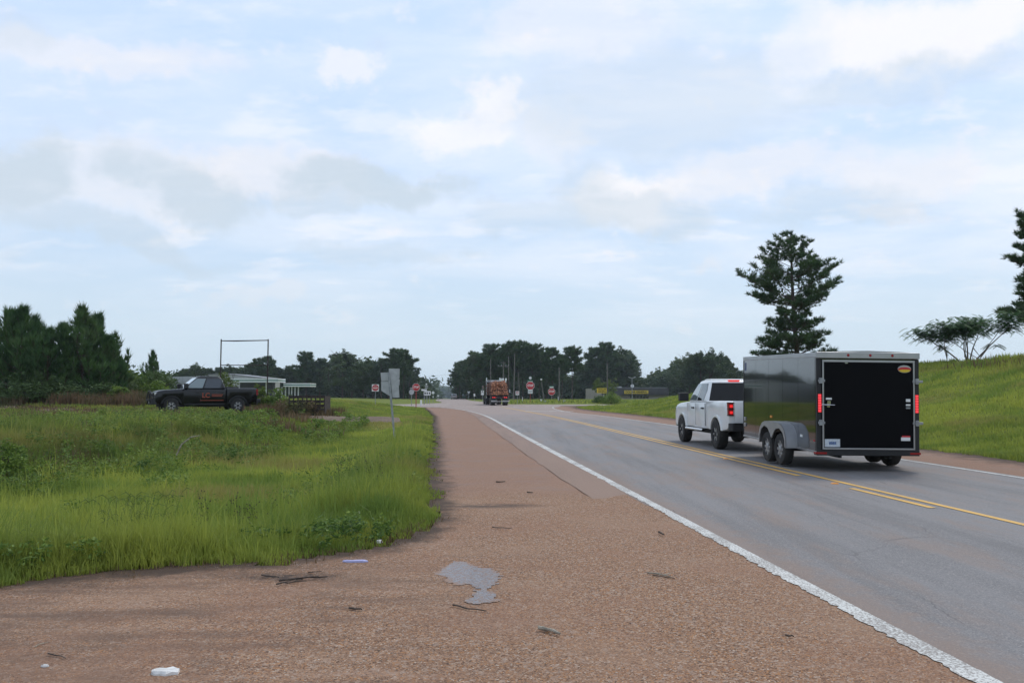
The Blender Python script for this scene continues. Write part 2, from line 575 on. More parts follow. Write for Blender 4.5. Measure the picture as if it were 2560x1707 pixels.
def asphalt_mat(name, base, brown=(.25, .165, .12), bk=.35, far=True, cracks=True, drift=True):
    m = bpy.data.materials.new(name)
    m.use_nodes = True
    t = NT(m.node_tree)
    b = t.n['Principled BSDF']
    b.inputs['Roughness'].default_value = 0.78
    b.inputs['Specular IOR Level'].default_value = 0.35
    p = t.pos()
    g = t.noise(p, 130, 2, .7)
    col = t.mix(t.step(g, .3, .7), tuple(c * .72 for c in base), tuple(c * 1.28 for c in base))
    vo = t.node('ShaderNodeTexVoronoi'); vo.inputs['Scale'].default_value = 95; t.l.new(p, vo.inputs['Vector'])
    spv = t.node('ShaderNodeSeparateColor'); t.l.new(vo.outputs['Color'], spv.inputs[0])
    col = t.mix(t.step(spv.outputs[0], .86, .9, 0, .55), col, (.36, .32, .29))
    col = t.mix(t.step(spv.outputs[1], .88, .92, 0, .5), col, (.07, .07, .075))
    along = t.mapping(p, rot=(0, 0, .065), scale=(1.0, .07, 1))
    lane = t.noise(along, 1.5, 5, .65)
    col = t.mix(t.step(lane, .4, .65, 0, .5), col, tuple(c * 1.3 for c in base))
    col = t.mix(t.step(lane, .5, .3, 0, .5), col, tuple(c * .68 for c in base))
    sweep = t.noise(t.mapping(p, rot=(0, 0, .065), scale=(1.4, .35, 1)), .8, 6, .7)
    col = t.mix(t.step(sweep, .46, .66, 0, bk * 1.2), col, brown)
    sx = t.node('ShaderNodeSeparateXYZ'); t.l.new(p, sx.inputs[0])
    # loose pea gravel drifted over the near edge
    edge = t.math('SUBTRACT', sx.outputs[0], t.math('MULTIPLY_ADD', sx.outputs[1], -.081, 2.98))
    dn = t.noise(p, 4, 5, .75)
    dr = t.math('MULTIPLY', t.step(t.math('ADD', edge, t.math('MULTIPLY', dn, -.9)), .12, -.3), t.step(sx.outputs[1], 30, 16))
    dr = t.math('MULTIPLY', dr, t.step(g, .3, .6, .35, 1))
    if not drift: dr = t.math('MULTIPLY', t.step(t.noise(p, 22, 5, .75), .52, .6), .8)
    col = t.mix(t.math('MULTIPLY', dr, .62), col, (.25, .16, .11))
    if not drift:
        pe = t.node('ShaderNodeAttribute', attribute_name='edge').outputs['Fac']
        rim = t.math('ADD', pe, t.math('MULTIPLY', t.math('SUBTRACT', t.noise(p, 30, 4, .8), .5), .34))
        col = t.mix(t.step(rim, .06, -.03), col, (.27, .165, .11))
        col = t.mix(t.step(spv.outputs[2], .80, .82, 0, .7), col, (.22, .12, .075))
    if far:
        fn = t.math('ADD', sx.outputs[1], t.math('MULTIPLY', t.noise(p, .09, 4, .6), 44))
        col = t.mix(t.step(fn, 62, 92, 0, .8), col, (.30, .225, .19))
    if cracks:
        w1 = t.node('ShaderNodeVectorMath', operation='MULTIPLY_ADD')
        t.l.new(t.noise(p, 1.2, 4, .6, 'Color'), w1.inputs[0]); w1.inputs[1].default_value = (.5, .5, 0); t.l.new(p, w1.inputs[2])
        cv = t.node('ShaderNodeTexVoronoi', feature='DISTANCE_TO_EDGE'); cv.inputs['Scale'].default_value = .75
        t.l.new(t.mapping(w1.outputs[0], rot=(0, 0, .065), scale=(1, .22, 1)), cv.inputs['Vector'])
        ck = t.math('MULTIPLY', t.step(cv.outputs['Distance'], .007, .001), t.step(t.noise(p, .5, 3), .52, .64))
        col = t.mix(t.math('MULTIPLY', ck, .5), col, (.06, .055, .055))
    t.put(b.inputs['Base Color'], col)
    bn = t.node('ShaderNodeBump'); bn.inputs['Strength'].default_value = .35; bn.inputs['Distance'].default_value = .006
    t.l.new(g, bn.inputs['Height']); t.l.new(bn.outputs[0], b.inputs['Normal'])
    return m


def paint_mat(name, base, wear=.5, under=(.2, .17, .15)):
    m = bpy.data.materials.new(name)
    m.use_nodes = True
    t = NT(m.node_tree)
    b = t.n['Principled BSDF']
    b.inputs['Roughness'].default_value = 0.7
    p = t.pos()
    n = t.noise(p, 45, 4, .7)
    n2 = t.noise(p, 1.4, 4, .6)
    col = t.mix(t.step(n2, .35, .7, 0, .35), base, tuple(c * .7 for c in base))
    k = t.math('ADD', n, t.math('MULTIPLY', n2, .35))
    col = t.mix(t.step(k, .80 - .16 * wear, .84 - .12 * wear, 0, .85), col, under)
    t.put(b.inputs['Base Color'], col)
    return m


def ground_mat(name, cols, scale=.35):
    m = bpy.data.materials.new(name)
    m.use_nodes = True
    t = NT(m.node_tree)
    b = t.n['Principled BSDF']
    b.inputs['Roughness'].default_value = 0.95
    b.inputs['Specular IOR Level'].default_value = 0.1
    p = t.pos()
    n = t.noise(p, scale, 6, .65)
    col = t.mix(t.step(n, .35, .65), cols[0], cols[1])
    n2 = t.noise(t.mapping(p, loc=(3, 8, 0)), scale * 3.1, 6, .7)
    col = t.mix(t.step(n2, .52, .72, 0, .7), col, cols[2])
    n3 = t.noise(p, 7, 4, .7)
    col = t.mix(t.step(n3, .35, .65, 0, .45), col, tuple(c * .55 for c in cols[0]))
    t.put(b.inputs['Base Color'], col)
    bn = t.node('ShaderNodeBump'); bn.inputs['Strength'].default_value = .8; bn.inputs['Distance'].default_value = .1
    t.l.new(t.noise(p, 5, 6, .7), bn.inputs['Height']); t.l.new(bn.outputs[0], b.inputs['Normal'])
    return m


M = {}
M['gravel'] = gravel_mat('pea gravel')
M['asphalt'] = asphalt_mat('worn asphalt', (.175, .165, .163))
M['asphalt_brown'] = asphalt_mat('brown gravel asphalt', (.285, .225, .195), bk=.5, far=False, cracks=False)
M['shoulder'] = asphalt_mat('reddish shoulder asphalt', (.215, .135, .10), bk=.5, far=False, cracks=False)
M['patch'] = asphalt_mat('bare grey asphalt', (.215, .21, .22), bk=.2, far=False, cracks=False, drift=False)
M['white_line'] = paint_mat('white road paint', (.60, .59, .55), .95)
M['yellow_line'] = paint_mat('yellow road paint', (.66, .37, .07), .45)
M['grassland'] = ground_mat('grass ground', [(.13, .165, .032), (.20, .225, .042), (.15, .125, .05)])
M['dirt'] = ground_mat('bare dirt', [(.20, .15, .115), (.26, .20, .15), (.12, .10, .06)], 1.0)
M['bark'] = pbr('pine bark', (.075, .055, .042), .95, var=.4, vs=6, bump=.6, bs=30)
M['pine'] = leaf_mat('pine needles', (.036, .076, .030), (.08, .13, .042), (.09, .11, .05), 1.2, trans=.28)
M['young_pine'] = leaf_mat('young pine needles', (.040, .090, .032), (.080, .148, .044), (.10, .15, .055), .9, trans=.3)
M['wood_leaf'] = leaf_mat('wood foliage', (.038, .066, .032), (.080, .120, .046), (.10, .135, .052), .16, trans=.22)
M['wood_light'] = leaf_mat('lighter wood foliage', (.055, .100, .036), (.10, .155, .046), (.115, .15, .055), .2, trans=.28)
M['lime_leaf'] = leaf_mat('yellow green foliage', (.10, .145, .03), (.14, .19, .045), None, .8, trans=.3)
M['mimosa'] = leaf_mat('mimosa fronds', (.050, .125, .045), (.09, .18, .06), None, 1.5, trans=.4)
M['grass'] = leaf_mat('tall grass', (.155, .225, .044), (.305, .340, .062), (.30, .26, .085), .42, tint=True, trans=.4)
M['weed'] = leaf_mat('leafy weeds', (.085, .15, .032), (.18, .26, .045), (.23, .28, .06), .8, tint=True, trans=.35)
M['dry'] = leaf_mat('dry reddish grass', (.13, .085, .045), (.19, .13, .07), (.085, .10, .035), .5, tint=True, trans=.3)
M['steel'] = pbr('galvanised steel', (.30, .31, .32), .45, .7, var=.2, vs=8)
M['alu'] = pbr('dull aluminium sheet', (.42, .42, .43), .32, .75, var=.08, vs=3, dirt=(.32, .31, .28), ds=6, dk=.4)
M['sign_back'] = pbr('bare aluminium sign back', (.42, .43, .43), .6, .2, var=.1, vs=5, dirt=(.25, .25, .24), ds=4, dk=.5)
M['red_sign'] = pbr('red sign sheeting', (.50, .022, .03), .5)
M['white_sign'] = pbr('white sign sheeting', (.72, .72, .70), .5)
M['green_sign'] = pbr('green sign sheeting', (.02, .18, .10), .5)
M['black_ink'] = pbr('black ink', (.015, .015, .015), .5)
M['red_post'] = pbr('red post sheeting', (.38, .05, .05), .5)
M['rust'] = pbr('rusty iron', (.05, .036, .032), .8, .2, var=.4, vs=9)
M['white_paint'] = pbr('white vehicle paint', (.78, .78, .77), .28, var=.03, vs=2, coat=.6, dirt=(.50, .44, .34), ds=1.6, dk=.3)
M['black_paint'] = pbr('black vehicle paint', (.003, .003, .004), .25, coat=.25, spec=.35)
M['trailer_skin'] = pbr('glossy charcoal skin', (.010, .010, .011), .07, coat=.9, spec=.6, var=.1, vs=1.2, bump=.03, bs=2.5)
M['door_black'] = pbr('black ramp door', (.003, .003, .004), .6, spec=.08)
M['black_plastic'] = pbr('black plastic', (.012, .012, .013), .6, var=.2)
M['tyre'] = pbr('tyre rubber', (.018, .017, .016), .85, var=.3, vs=8, dirt=(.09, .075, .06), ds=5, dk=.5, bump=.4, bs=60)
M['rim'] = pbr('alloy rim', (.42, .42, .42), .35, .8)
M['dark_rim'] = pbr('dark alloy rim', (.10, .10, .11), .35, .8)
M['chrome'] = pbr('chrome', (.6, .6, .62), .15, 1.0)
M['glass'] = pbr('dark glass', (.012, .015, .016), .04, spec=.8, coat=.5)
M['black_glass'] = pbr('tinted glass', (.004, .005, .006), .12, spec=.3)
M['pale_glass'] = pbr('sky lit glass', (.16, .20, .20), .06, spec=.9, coat=1.0)  # sky light seen in the panes is put into the pale base colour
M['tail'] = pbr('lit tail lamp', (.5, .01, .01), .3, emit=(1, .03, .03), es=.75)
M['led'] = pbr('lit red diodes', (.6, .02, .03), .3, emit=(1, .07, .09), es=1.1)
M['tail_off'] = pbr('unlit tail lamp', (.28, .012, .012), .25)
M['amber'] = pbr('amber reflector', (.75, .28, .03), .4)
M['plate'] = pbr('licence plate', (.50, .54, .58), .5, var=.1, vs=30)
M['orange'] = pbr('orange lettering', (.30, .06, .03), .7)
M['log'] = pbr('pine log bark', (.24, .10, .06), .9, var=.45, vs=4, bump=.6, bs=20)
M['log_end'] = pbr('cut log end', (.46, .21, .12), .85, var=.4, vs=5)
M['wood_pole'] = pbr('weathered pole wood', (.13, .12, .105), .9, var=.25, vs=3)
M['white_metal'] = pbr('white metal siding', (.42, .42, .40), .6, var=.06, vs=1)
M['roof_grey'] = pbr('grey metal roof', (.30, .30, .31), .6, var=.08)
M['fascia_green'] = pbr('green fascia band', (.015, .11, .07), .5)
M['fascia_white'] = pbr('white fascia', (.66, .68, .66), .5)
M['store_beige'] = pbr('beige metal wall', (.34, .30, .25), .7, var=.08, vs=1)
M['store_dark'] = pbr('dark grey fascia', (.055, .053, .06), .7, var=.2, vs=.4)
M['dg_yellow'] = pbr('yellow sign face', (.66, .47, .03), .5)
M['green_car'] = pbr('dark green car paint', (.01, .06, .045), .3, coat=.5)
M['dry_stem'] = pbr('dry straw', (.30, .25, .13), .9)
M['stick'] = pbr('weathered stick', (.07, .052, .04), .95, var=.4, vs=20)
M['driftwood'] = pbr('bleached wood splinter', (.30, .26, .20), .9, var=.35, vs=25)
M['paper'] = pbr('dirty white litter', (.62, .60, .57), .8, var=.15, vs=20)
M['lilac'] = pbr('pale lilac plastic', (.42, .42, .66), .6)
M['stone'] = pbr('small stones', (.26, .19, .15), .9, var=.5, vs=3)

# ================================================================ terrain
LEFT = np.array([(-400, 4.6), (-60, 5.2), (-20, 6.3), (-8, 6.7), (-4.37, 7.06), (-3.64, 7.43), (-2.9, 7.75), (-2.24, 8.05), (-1.5, 8.6), (-1.15, 9.4),
                 (-1.06, 10.5), (-1.27, 12.9), (-1.83, 18.5), (-2.84, 29.8), (-4.1, 43), (-5.5, 58), (-7.9, 78), (-10.8, 100), (-15, 104), (-60, 106), (-400, 106)])
RIGHT = np.array([(400, -60), (12.4, -60), (12.3, 2), (12.2, 12), (11.95, 22), (11.4, 35), (10.6, 52.8), (9.3, 68), (8.0, 80), (7.4, 92), (8, 104), (14, 112), (30, 114), (80, 115), (400, 116)])
ISLAND = np.array([(-.6, 131), (4, 129), (60, 129), (400, 131), (400, 178), (60, 180), (12, 182), (-.6, 180), (-2.5, 160)])
FARL = np.array([(-400, 124), (-20, 124), (-15.5, 133), (-16, 150), (-20, 200), (-26, 260), (-60, 700), (-400, 700)])


def inside(poly, x, y):
    r = np.zeros(np.shape(x), bool)
    n = len(poly)
    for i in range(n):
        x1, y1 = poly[i]; x2, y2 = poly[(i + 1) % n]
        c = ((y1 > y) != (y2 > y))
        with np.errstate(divide='ignore', invalid='ignore'):
            r ^= c & (x < (x2 - x1) * (y - y1) / (y2 - y1 + 1e-12) + x1)
    return r


def dist(poly, x, y, closed=True):
    d = np.full(np.shape(x), 1e9)
    n = len(poly)
    for i in range(n if closed else n - 1):
        x1, y1 = poly[i]; x2, y2 = poly[(i + 1) % n]
        L = (x2 - x1) ** 2 + (y2 - y1) ** 2
        t = np.clip(((x - x1) * (x2 - x1) + (y - y1) * (y2 - y1)) / L, 0, 1)
        d = np.minimum(d, np.hypot(x - x1 - t * (x2 - x1), y - y1 - t * (y2 - y1)))
    return d


def sd(poly, x, y, closed=True):
    d = dist(poly, x, y, closed)
    return np.where(inside(poly, x, y), d, -d)          # positive on the grass


TOE = np.array([(-12.5, 8), (-11.6, 13), (-10.7, 17.3), (-9.9, 20.75), (-9.4, 24), (-8.7, 27), (-8.2, 31), (-7.6, 45), (-9, 60), (-12, 90)])


def height(x, y):
    x = np.asarray(x, float); y = np.asarray(y, float)
    eL = sd(LEFT, x, y, False); eR = sd(RIGHT, x, y, False); eI = sd(ISLAND, x, y); eF = sd(FARL, x, y)
    toe = np.interp(y, TOE[:, 1], TOE[:, 0])
    up = sm((toe - x) / 5.0)
    fade = 1 - sm((y - 33) / 14)
    fld = .28 + .72 * sm((y - 44) / 16) * sm((-x - 11) / 8) + .3 * sm((y - 60) / 90)
    fld = fld * (1 - .45 * sm((y - 80) / 24))
    zl = sm(eL / 3.4) * (-.62 * fade * (1 - up) + (1 - fade) * (1 - up) * .1 + fld * up)
    zl = zl + sm(eL / 2) * (vnoise(x, y, 2.3, 1) - .5) * .16 + sm(eL / 4) * (vnoise(x, y, .8, 2) - .5) * .07
    H = np.interp(y, [-20, 10, 25, 40, 60, 80, 92, 102, 112], [2.8, 2.8, 3.0, 3.35, 3.2, 2.4, 1.4, .6, .05])
    tR = np.clip(eR / 15.0, 0, 1)
    zr = H * (.35 * tR + .65 * sm(tR)) + .25 * sm((eR - 15) / 25) * sm((100 - y) / 30)
    zr = zr + sm(eR / 3) * (vnoise(x, y, 3.0, 3) - .5) * .25
    z = np.full(x.shape, -.03)
    z = np.where(eL > 0, zl - .015, z)
    z = np.where(eR > 0, zr - .015, z)
    z = np.where(eI > 0, .22 * sm(eI / 3) - .02, z)
    z = np.where(eF > 0, .9 * sm(eF / 60) - .02, z)
    z = z - 6.5 * sm((y - 262) / 340)
    return z


def h1(x, y):
    return float(height(np.array([x]), np.array([y]))[0])


def graded(lo, hi, fine_lo, fine_hi, step, grow=1.12):
    a = list(np.arange(fine_lo, fine_hi + 1e-6, step))
    s = step; v = fine_lo
    while v > lo:
        s *= grow; v -= s; a.insert(0, v)
    s = step; v = a[-1]
    while v < hi:
        s *= grow; v += s; a.append(v)
    return np.array(a)


def grid_mesh(name, xs, ys, zf, keep=None):
    X, Y = np.meshgrid(xs, ys)
    Z = zf(X, Y)
    nx, ny = len(xs), len(ys)
    V = np.stack([X.ravel(), Y.ravel(), Z.ravel()], 1)
    i = np.arange(nx * ny).reshape(ny, nx)
    Fc = np.stack([i[:-1, :-1].ravel(), i[:-1, 1:].ravel(), i[1:, 1:].ravel(), i[1:, :-1].ravel()], 1)
    if keep is not None:
        k = keep(X, Y).ravel()
        Fc = Fc[k[Fc].all(1)]
        used = np.unique(Fc)
        mp = -np.ones(len(V), int); mp[used] = np.arange(len(used))
        V = V[used]; Fc = mp[Fc]
    me = np_mesh(name, V, Fc, 4)
    me.polygons.foreach_set('use_smooth', [True] * len(me.polygons))
    return me, V


xs = graded(-3500, 3500, -34, 42, .55, 1.13)
ys = graded(-300, 3800, 3, 62, .55, 1.06)
me, _ = grid_mesh('ground', xs, ys, height)
me.materials.append(M['grassland'])
tag(link(bpy.data.objects.new('ground', me)), 'grassy ground with a roadside ditch on one side and a green bank on the other', kind='structure')

# gravel pull-off between the grass and the white edge line
WHITE = [(3.05, -3), (2.82, 2), (2.61, 4.58), (2.36, 7.6), (2.13, 10.46), (1.72, 15.5), (.95, 25), (-.25, 40), (-1.70, 58), (-3.3, 71.9), (-5.4, 85.4), (-7.7, 95.0), (-10.5, 99.5), (-14, 101.5), (-22, 102.5)]
YELL = [(6.72, -3), (6.5, 4), (6.21, 10.02), (5.75, 17.5), (5.23, 25.7), (4.55, 36), (3.98, 45), (2.9, 60), (1.5, 75), (.1, 90), (-1.5, 103.3)]
RED = [(10.35, -3), (9.95, 6), (9.63, 15.55), (9.43, 20.0), (8.9, 32), (7.98, 44.1), (6.6, 60), (5.1, 72), (4.7, 80), (4.6, 91.8), (5.2, 104), (6.4, 111)]


def curve(pts, step=.5):
    P = [Vector((p[0], p[1], 0)) for p in pts]
    out = []
    for i in range(len(P) - 1):
        p0 = P[max(i - 1, 0)]; p1 = P[i]; p2 = P[i + 1]; p3 = P[min(i + 2, len(P) - 1)]
        # centripetal-like: scale tangents to the segment
        L = (p2 - p1).length
        m1 = (p2 - p0) / max((p2 - p0).length, 1e-6) * L
        m2 = (p3 - p1) / max((p3 - p1).length, 1e-6) * L
        n = max(2, int(L / step))
        for k in range(n):
            t = k / n
            out.append(p1 * (2 * t**3 - 3 * t**2 + 1) + m1 * (t**3 - 2 * t**2 + t) + p2 * (-2 * t**3 + 3 * t**2) + m2 * (t**3 - t**2))
    out.append(P[-1])
    return out


cw, cy, cr = curve(WHITE), curve(YELL), curve(RED)


def xat(c, Y):
    return float(np.interp(Y, [p.y for p in c], [p.x for p in c]))


wl = np.array([(p.x, p.y) for p in cw])


def gz(X, Y):
    xl_ = np.interp(Y, wl[:, 1], wl[:, 0])
    k = sm((X - xl_ + .55) / .4)
    return .012 + (1 - k) * (vnoise(X, Y, .9, 8) - .5) * .012 + .0068 * k * (Y < 60)


wl = np.array([(p.x, p.y) for p in cw])
xs = np.concatenate([graded(-70, -12, -16, -12, .3, 1.2)[:-1][graded(-70, -12, -16, -12, .3, 1.2)[:-1] < -12], np.arange(-12, 4, .16)])
ys = np.concatenate([np.arange(-1, 14, .16), 14 * 1.016 ** np.arange(0, 128)])


def keep(X, Y):
    e = sd(LEFT, X, Y, False) + (vnoise(X, Y, .35, 4) - .5) * .34 + (vnoise(X, Y, 1.4, 5) - .5) * .3
    xr = np.interp(Y, wl[:, 1], wl[:, 0])
    return (e < .12) & (X < xr + .25) & (Y < 101) & (Y > -2)


me, V = grid_mesh('gravel_pull_off', xs, ys, gz, keep)
put_attr(me, 'edge', sd(LEFT, V[:, 0], V[:, 1], False))
me.materials.append(M['gravel'])
tag(link(bpy.data.objects.new('gravel_pull_off', me)), 'tan pea gravel pull-off between the ditch grass and the road', kind='structure')


def ribbon(c0, c1, z):
    vs = []; fs = []
    for a, b in zip(c0, c1):
        vs += [(a[0], a[1], z), (b[0], b[1], z)]
    for i in range(len(c0) - 1):
        fs.append((2 * i, 2 * i + 1, 2 * i + 3, 2 * i + 2))
    return vs, fs


def sheet(name, polys, mat, label):
    mb = MB()
    for v, f in polys: mb.add(v, f)
    return tag(mb.build(name, mat), label, kind='structure')


# road: lanes, the junction, and the road going on beyond it
Ys = np.concatenate([np.arange(-3, 99, 1.0), [99]])
lft = [(xat(cw, y) + (.04 if y < 12 else -.1), y) for y in Ys]
rgt = [(xat(cr, y) + .2, y) for y in Ys]
lft = [(max(a, -8.4 if y > 90 else -99), y) for a, y in lft]
sheet('road', [ribbon(lft, rgt, .020)], M['asphalt'], 'worn grey two lane road running away to a junction')
JP = [(-9, 99), (5.4, 99), (6.6, 111), (14, 114), (60, 116), (400, 119), (400, 130), (60, 127.5), (4, 127.5), (-1.5, 131), (-3, 150), (-12.5, 152), (-16, 133), (-21, 122), (-400, 122), (-400, 107), (-24, 105), (-14, 102.5), (-10.5, 100)]
sheet('junction_paving', [([(x, y, .016) for x, y in JP], [tuple(range(len(JP)))])], M['asphalt_brown'], 'brown gravelly paving of the wide junction')
CL = [(-6.5, 150), (-9.6, 165), (-14, 200), (-17.6, 243), (-21, 290), (-30, 400), (-60, 800)]
CLc = curve([(x - (2 if y < 160 else 0), y) for x, y in CL], 6)
sheet('far_road', [([v for p in CLc for v in ((p.x - 4.4, p.y, float(h1(p.x, p.y)) + .05 if p.y > 262 else .018), (p.x + 4.4, p.y, float(h1(p.x, p.y)) + .05 if p.y > 262 else .018))],
                    [(2 * i, 2 * i + 1, 2 * i + 3, 2 * i + 2) for i in range(len(CLc) - 1)])], M['asphalt_brown'], 'road carrying on beyond the junction between the woods')
cc = [(-3.4, 183), (12, 184), (60, 183), (400, 181), (400, 196), (60, 198), (-6, 199)]
sheet('cross_road', [([(x, y, .015) for x, y in cc], [tuple(range(len(cc)))])], M['asphalt_brown'], 'second carriageway beyond the grassy island')
# brown strip of shoulder beside the white line
ya = np.concatenate([np.arange(11.9, 60, .25), np.arange(60, 76, 1.5)])
jj = lambda y: (vnoise(y, y * 0, .7, 6) - .5) * .07
wdt = lambda y: np.interp(y, [11.8, 12.6, 16, 50, 76], [.60, .62, .7, .82, .5])
va, fa = ribbon([(xat(cw, y) - .1 - wdt(y) + jj(y), y) for y in ya], [(xat(cw, y) - .02, y) for y in ya], .022)
va = [(v[0], v[1], .022 - .016 * float(sm((13.6 - v[1]) / 1.5))) for v in va]
sheet('road_shoulder', [(va, fa)], M['shoulder'], 'reddish brown shoulder strip along the white edge line')
# right shoulder gravel
ya = np.concatenate([np.arange(-3, 60, .8), np.arange(60, 110, 2)])
rg = [(float(np.interp(y, RIGHT[1:13, 1], RIGHT[1:13, 0])) + .12 + (vnoise(y, 0 * y, .6, 12) - .5) * .3, y) for y in ya]
o = sheet('right_shoulder', [ribbon([(xat(cr, y) + .1, y) for y in ya], rg, .014)], M['gravel'], 'narrow tan gravel shoulder below the green bank')
put_attr(o.data, 'edge', [(-1.0 if i % 2 == 0 else -.05) for i in range(len(o.data.vertices))])


def stripe(c, w, z, y0=None, y1=None, jag=0.0, off=0.0, side=-1, step=.05):
    """painted line following curve c; its outer side broken by jag"""
    pts = [p for p in curve([(p.x, p.y) for p in c[::1]], step) if (y0 is None or p.y >= y0) and (y1 is None or p.y <= y1)]
    a = []; b = []
    for i, p in enumerate(pts):
        q = pts[min(i + 1, len(pts) - 1)] - pts[max(i - 1, 0)]
        n = Vector((q.y, -q.x, 0)).normalized()
        k = p.y
        js = jag * max(0.0, min(1, (24 - k) / 12)) * (.25 + .75 * vnoise(k, 0, 1.7, 3)) if jag else 0
        j1 = js * (.55 * vnoise(k, 3, .045, 1) ** 2 + .35 * vnoise(k, 5, .13, 6) + .5 * max(0, vnoise(k, 7, .5, 2) - .4))
        j2 = js * .15 * vnoise(k, 9, .05, 5)
        l = p + n * (off - w / 2 + j1) ; r = p + n * (off + w / 2 - j2)
        a.append((l.x, l.y)); b.append((r.x, r.y))
    return ribbon(a, b, z)


near_w = [p for p in cw if p.y < 62]
sheet('white_edge_line', [stripe(near_w, .19, .0245, -3, 60, jag=.15, step=.018), stripe([p for p in cw if p.y > 59], .15, .027, step=.4)], M['white_line'], 'worn white line along the near edge of the road')
sheet('white_edge_line', [stripe(cr, .12, .026, step=.4)], M['white_line'], 'white line along the far edge of the road below the bank')
sheet('yellow_centre_line', [stripe(cy, .11, .026, off=.0, step=.3)], M['yellow_line'], 'solid yellow centre line')
sheet('yellow_dash_line', [stripe(cy, .11, .026, 15.9, 97, off=-.27, step=.3), stripe(cy, .11, .026, 11.5, 14.1, off=-.27, step=.3), stripe(cy, .11, .026, -1, 2, off=-.27, step=.3)], M['yellow_line'], 'broken yellow line beside the solid one')
mb = MB()
sl = [at(1313, 1028.2), at(1432, 1028.6)]
mb.add([(sl[0].x, sl[0].y - .9, .027), (sl[1].x, sl[1].y - .9, .027), (sl[1].x, sl[1].y + .3, .027), (sl[0].x, sl[0].y + .3, .027)], [(0, 1, 2, 3)])
tag(mb.build('stop_line', M['white_line']), 'white stop line across the lane before the junction', kind='structure')
mb = MB()
mb.add([(8, 119.4, .022), (20, 119.8, .022), (20, 120.6, .022), (8, 120.2, .022), (-13.5, 126, .022), (-9.5, 126, .022), (-9.5, 127.2, .022), (-13.5, 127.2, .022),
        (-15, 113, .022), (-10, 113, .022), (-10, 114, .022), (-15, 114, .022)], [(0, 1, 2, 3), (4, 5, 6, 7), (8, 9, 10, 11)])
tag(mb.build('junction_lines', M['white_line']), 'short white lines painted in the junction', kind='structure')
c = [Vector((5.25, 104, 0)), Vector((4.6, 106.5, 0)), Vector((5.0, 108.6, 0))]
# bare asphalt patch in the gravel
pp = [(1092, 1440), (1125, 1405), (1165, 1408), (1190, 1420), (1235, 1424), (1262, 1445), (1255, 1466), (1232, 1482), (1262, 1496), (1232, 1512), (1180, 1518), (1155, 1508), (1182, 1482), (1168, 1468), (1130, 1462)]
pg = np.array([tuple(at(u, v))[:2] for u, v in pp])
gx, gy = np.arange(-1.1, .3, .016), np.arange(5.9, 8.2, .022)
pk = lambda X, Y: (sd(pg, X, Y) + (vnoise(X, Y, .05, 71) - .5) * .09 + (vnoise(X, Y, .14, 72) - .5) * .1) > 0
me, _ = grid_mesh('asphalt_patch', gx, gy, lambda X, Y: 0 * X + .0182, pk)
e_ = np.array([v.co[:2] for v in me.vertices]); put_attr(me, 'edge', sd(pg, e_[:, 0], e_[:, 1]))
me.materials.append(M['patch'])
tag(link(bpy.data.objects.new('asphalt_patch', me)), 'patch of bare grey asphalt showing through the gravel', kind='structure')
# dirt track across the field and bare soil by the ditch
def strip_on_ground(name, pts, w, mat, label, dz=.03):
    c = curve([(p[0], p[1]) for p in pts], .7)
    vs = []; fs = []
    for i, p in enumerate(c):
        q = c[min(i + 1, len(c) - 1)] - c[max(i - 1, 0)]
        n = Vector((q.y, -q.x, 0)).normalized()
        for k in range(4):
            ww = w * (.5 + .25 * vnoise(i * .7, k * 5, 2.0, 4))
            r = p + n * (-ww + 2 * ww * k / 3)
            vs.append((r.x, r.y, h1(r.x, r.y) + (dz if 0 < k < 3 else -.02)))
        if i: fs += [(4 * i - 4 + k, 4 * i - 3 + k, 4 * i + 1 + k, 4 * i + k) for k in range(3)]
    mb = MB(); mb.add(vs, fs)
    return tag(mb.build(name, mat, smooth=True), label, kind='structure')


strip_on_ground('dirt_track', [(-46, 58), (-34, 54), (-27, 50.5), (-22, 47.5), (-18, 46)], 3.4, M['dirt'], 'pale dirt track crossing the field in front of the pickup', .06)
strip_on_ground('driveway_dirt', [(-12.6, 47), (-10.5, 46), (-8.6, 45.5), (-6.3, 46)], 1.7, M['dirt'], 'bare dirt of a crossing over the ditch beside the leaning sign', .22)

# ================================================================ grass and weeds
def blades(n, pos, hgt, wid, lean=.35, tint=None, az=None):
    """n curved blades of five vertices each"""
    az = rng.uniform(0, 2 * PI, n) if az is None else az
    la = rng.uniform(0, 2 * PI, n)
    ln = np.abs(rng.normal(0, lean, n)) * hgt
    dx, dy = np.cos(az) * wid / 2, np.sin(az) * wid / 2
    b = pos
    lx, ly = np.cos(la) * ln, np.sin(la) * ln
    V = np.empty((n, 5, 3), np.float32)
    V[:, 0, 0] = b[:, 0] - dx; V[:, 0, 1] = b[:, 1] - dy; V[:, 0, 2] = b[:, 2] - .03
    V[:, 1, 0] = b[:, 0] + dx; V[:, 1, 1] = b[:, 1] + dy; V[:, 1, 2] = b[:, 2] - .03
    m = .55
    V[:, 2, 0] = b[:, 0] + lx * .3 + dx * .8; V[:, 2, 1] = b[:, 1] + ly * .3 + dy * .8; V[:, 2, 2] = b[:, 2] + hgt * m
    V[:, 3, 0] = b[:, 0] + lx * .3 - dx * .8; V[:, 3, 1] = b[:, 1] + ly * .3 - dy * .8; V[:, 3, 2] = b[:, 2] + hgt * m
    V[:, 4, 0] = b[:, 0] + lx; V[:, 4, 1] = b[:, 1] + ly; V[:, 4, 2] = b[:, 2] + hgt * (1 - .25 * np.clip(ln / np.maximum(hgt, .01), 0, 1))
    i = (np.arange(n) * 5)[:, None]
    T = np.concatenate([i + [0, 1, 2], i + [0, 2, 3], i + [3, 2, 4]], 0)
    t = np.repeat(rng.uniform(0, 1, n) if tint is None else tint, 5)
    return V.reshape(-1, 3), T, t


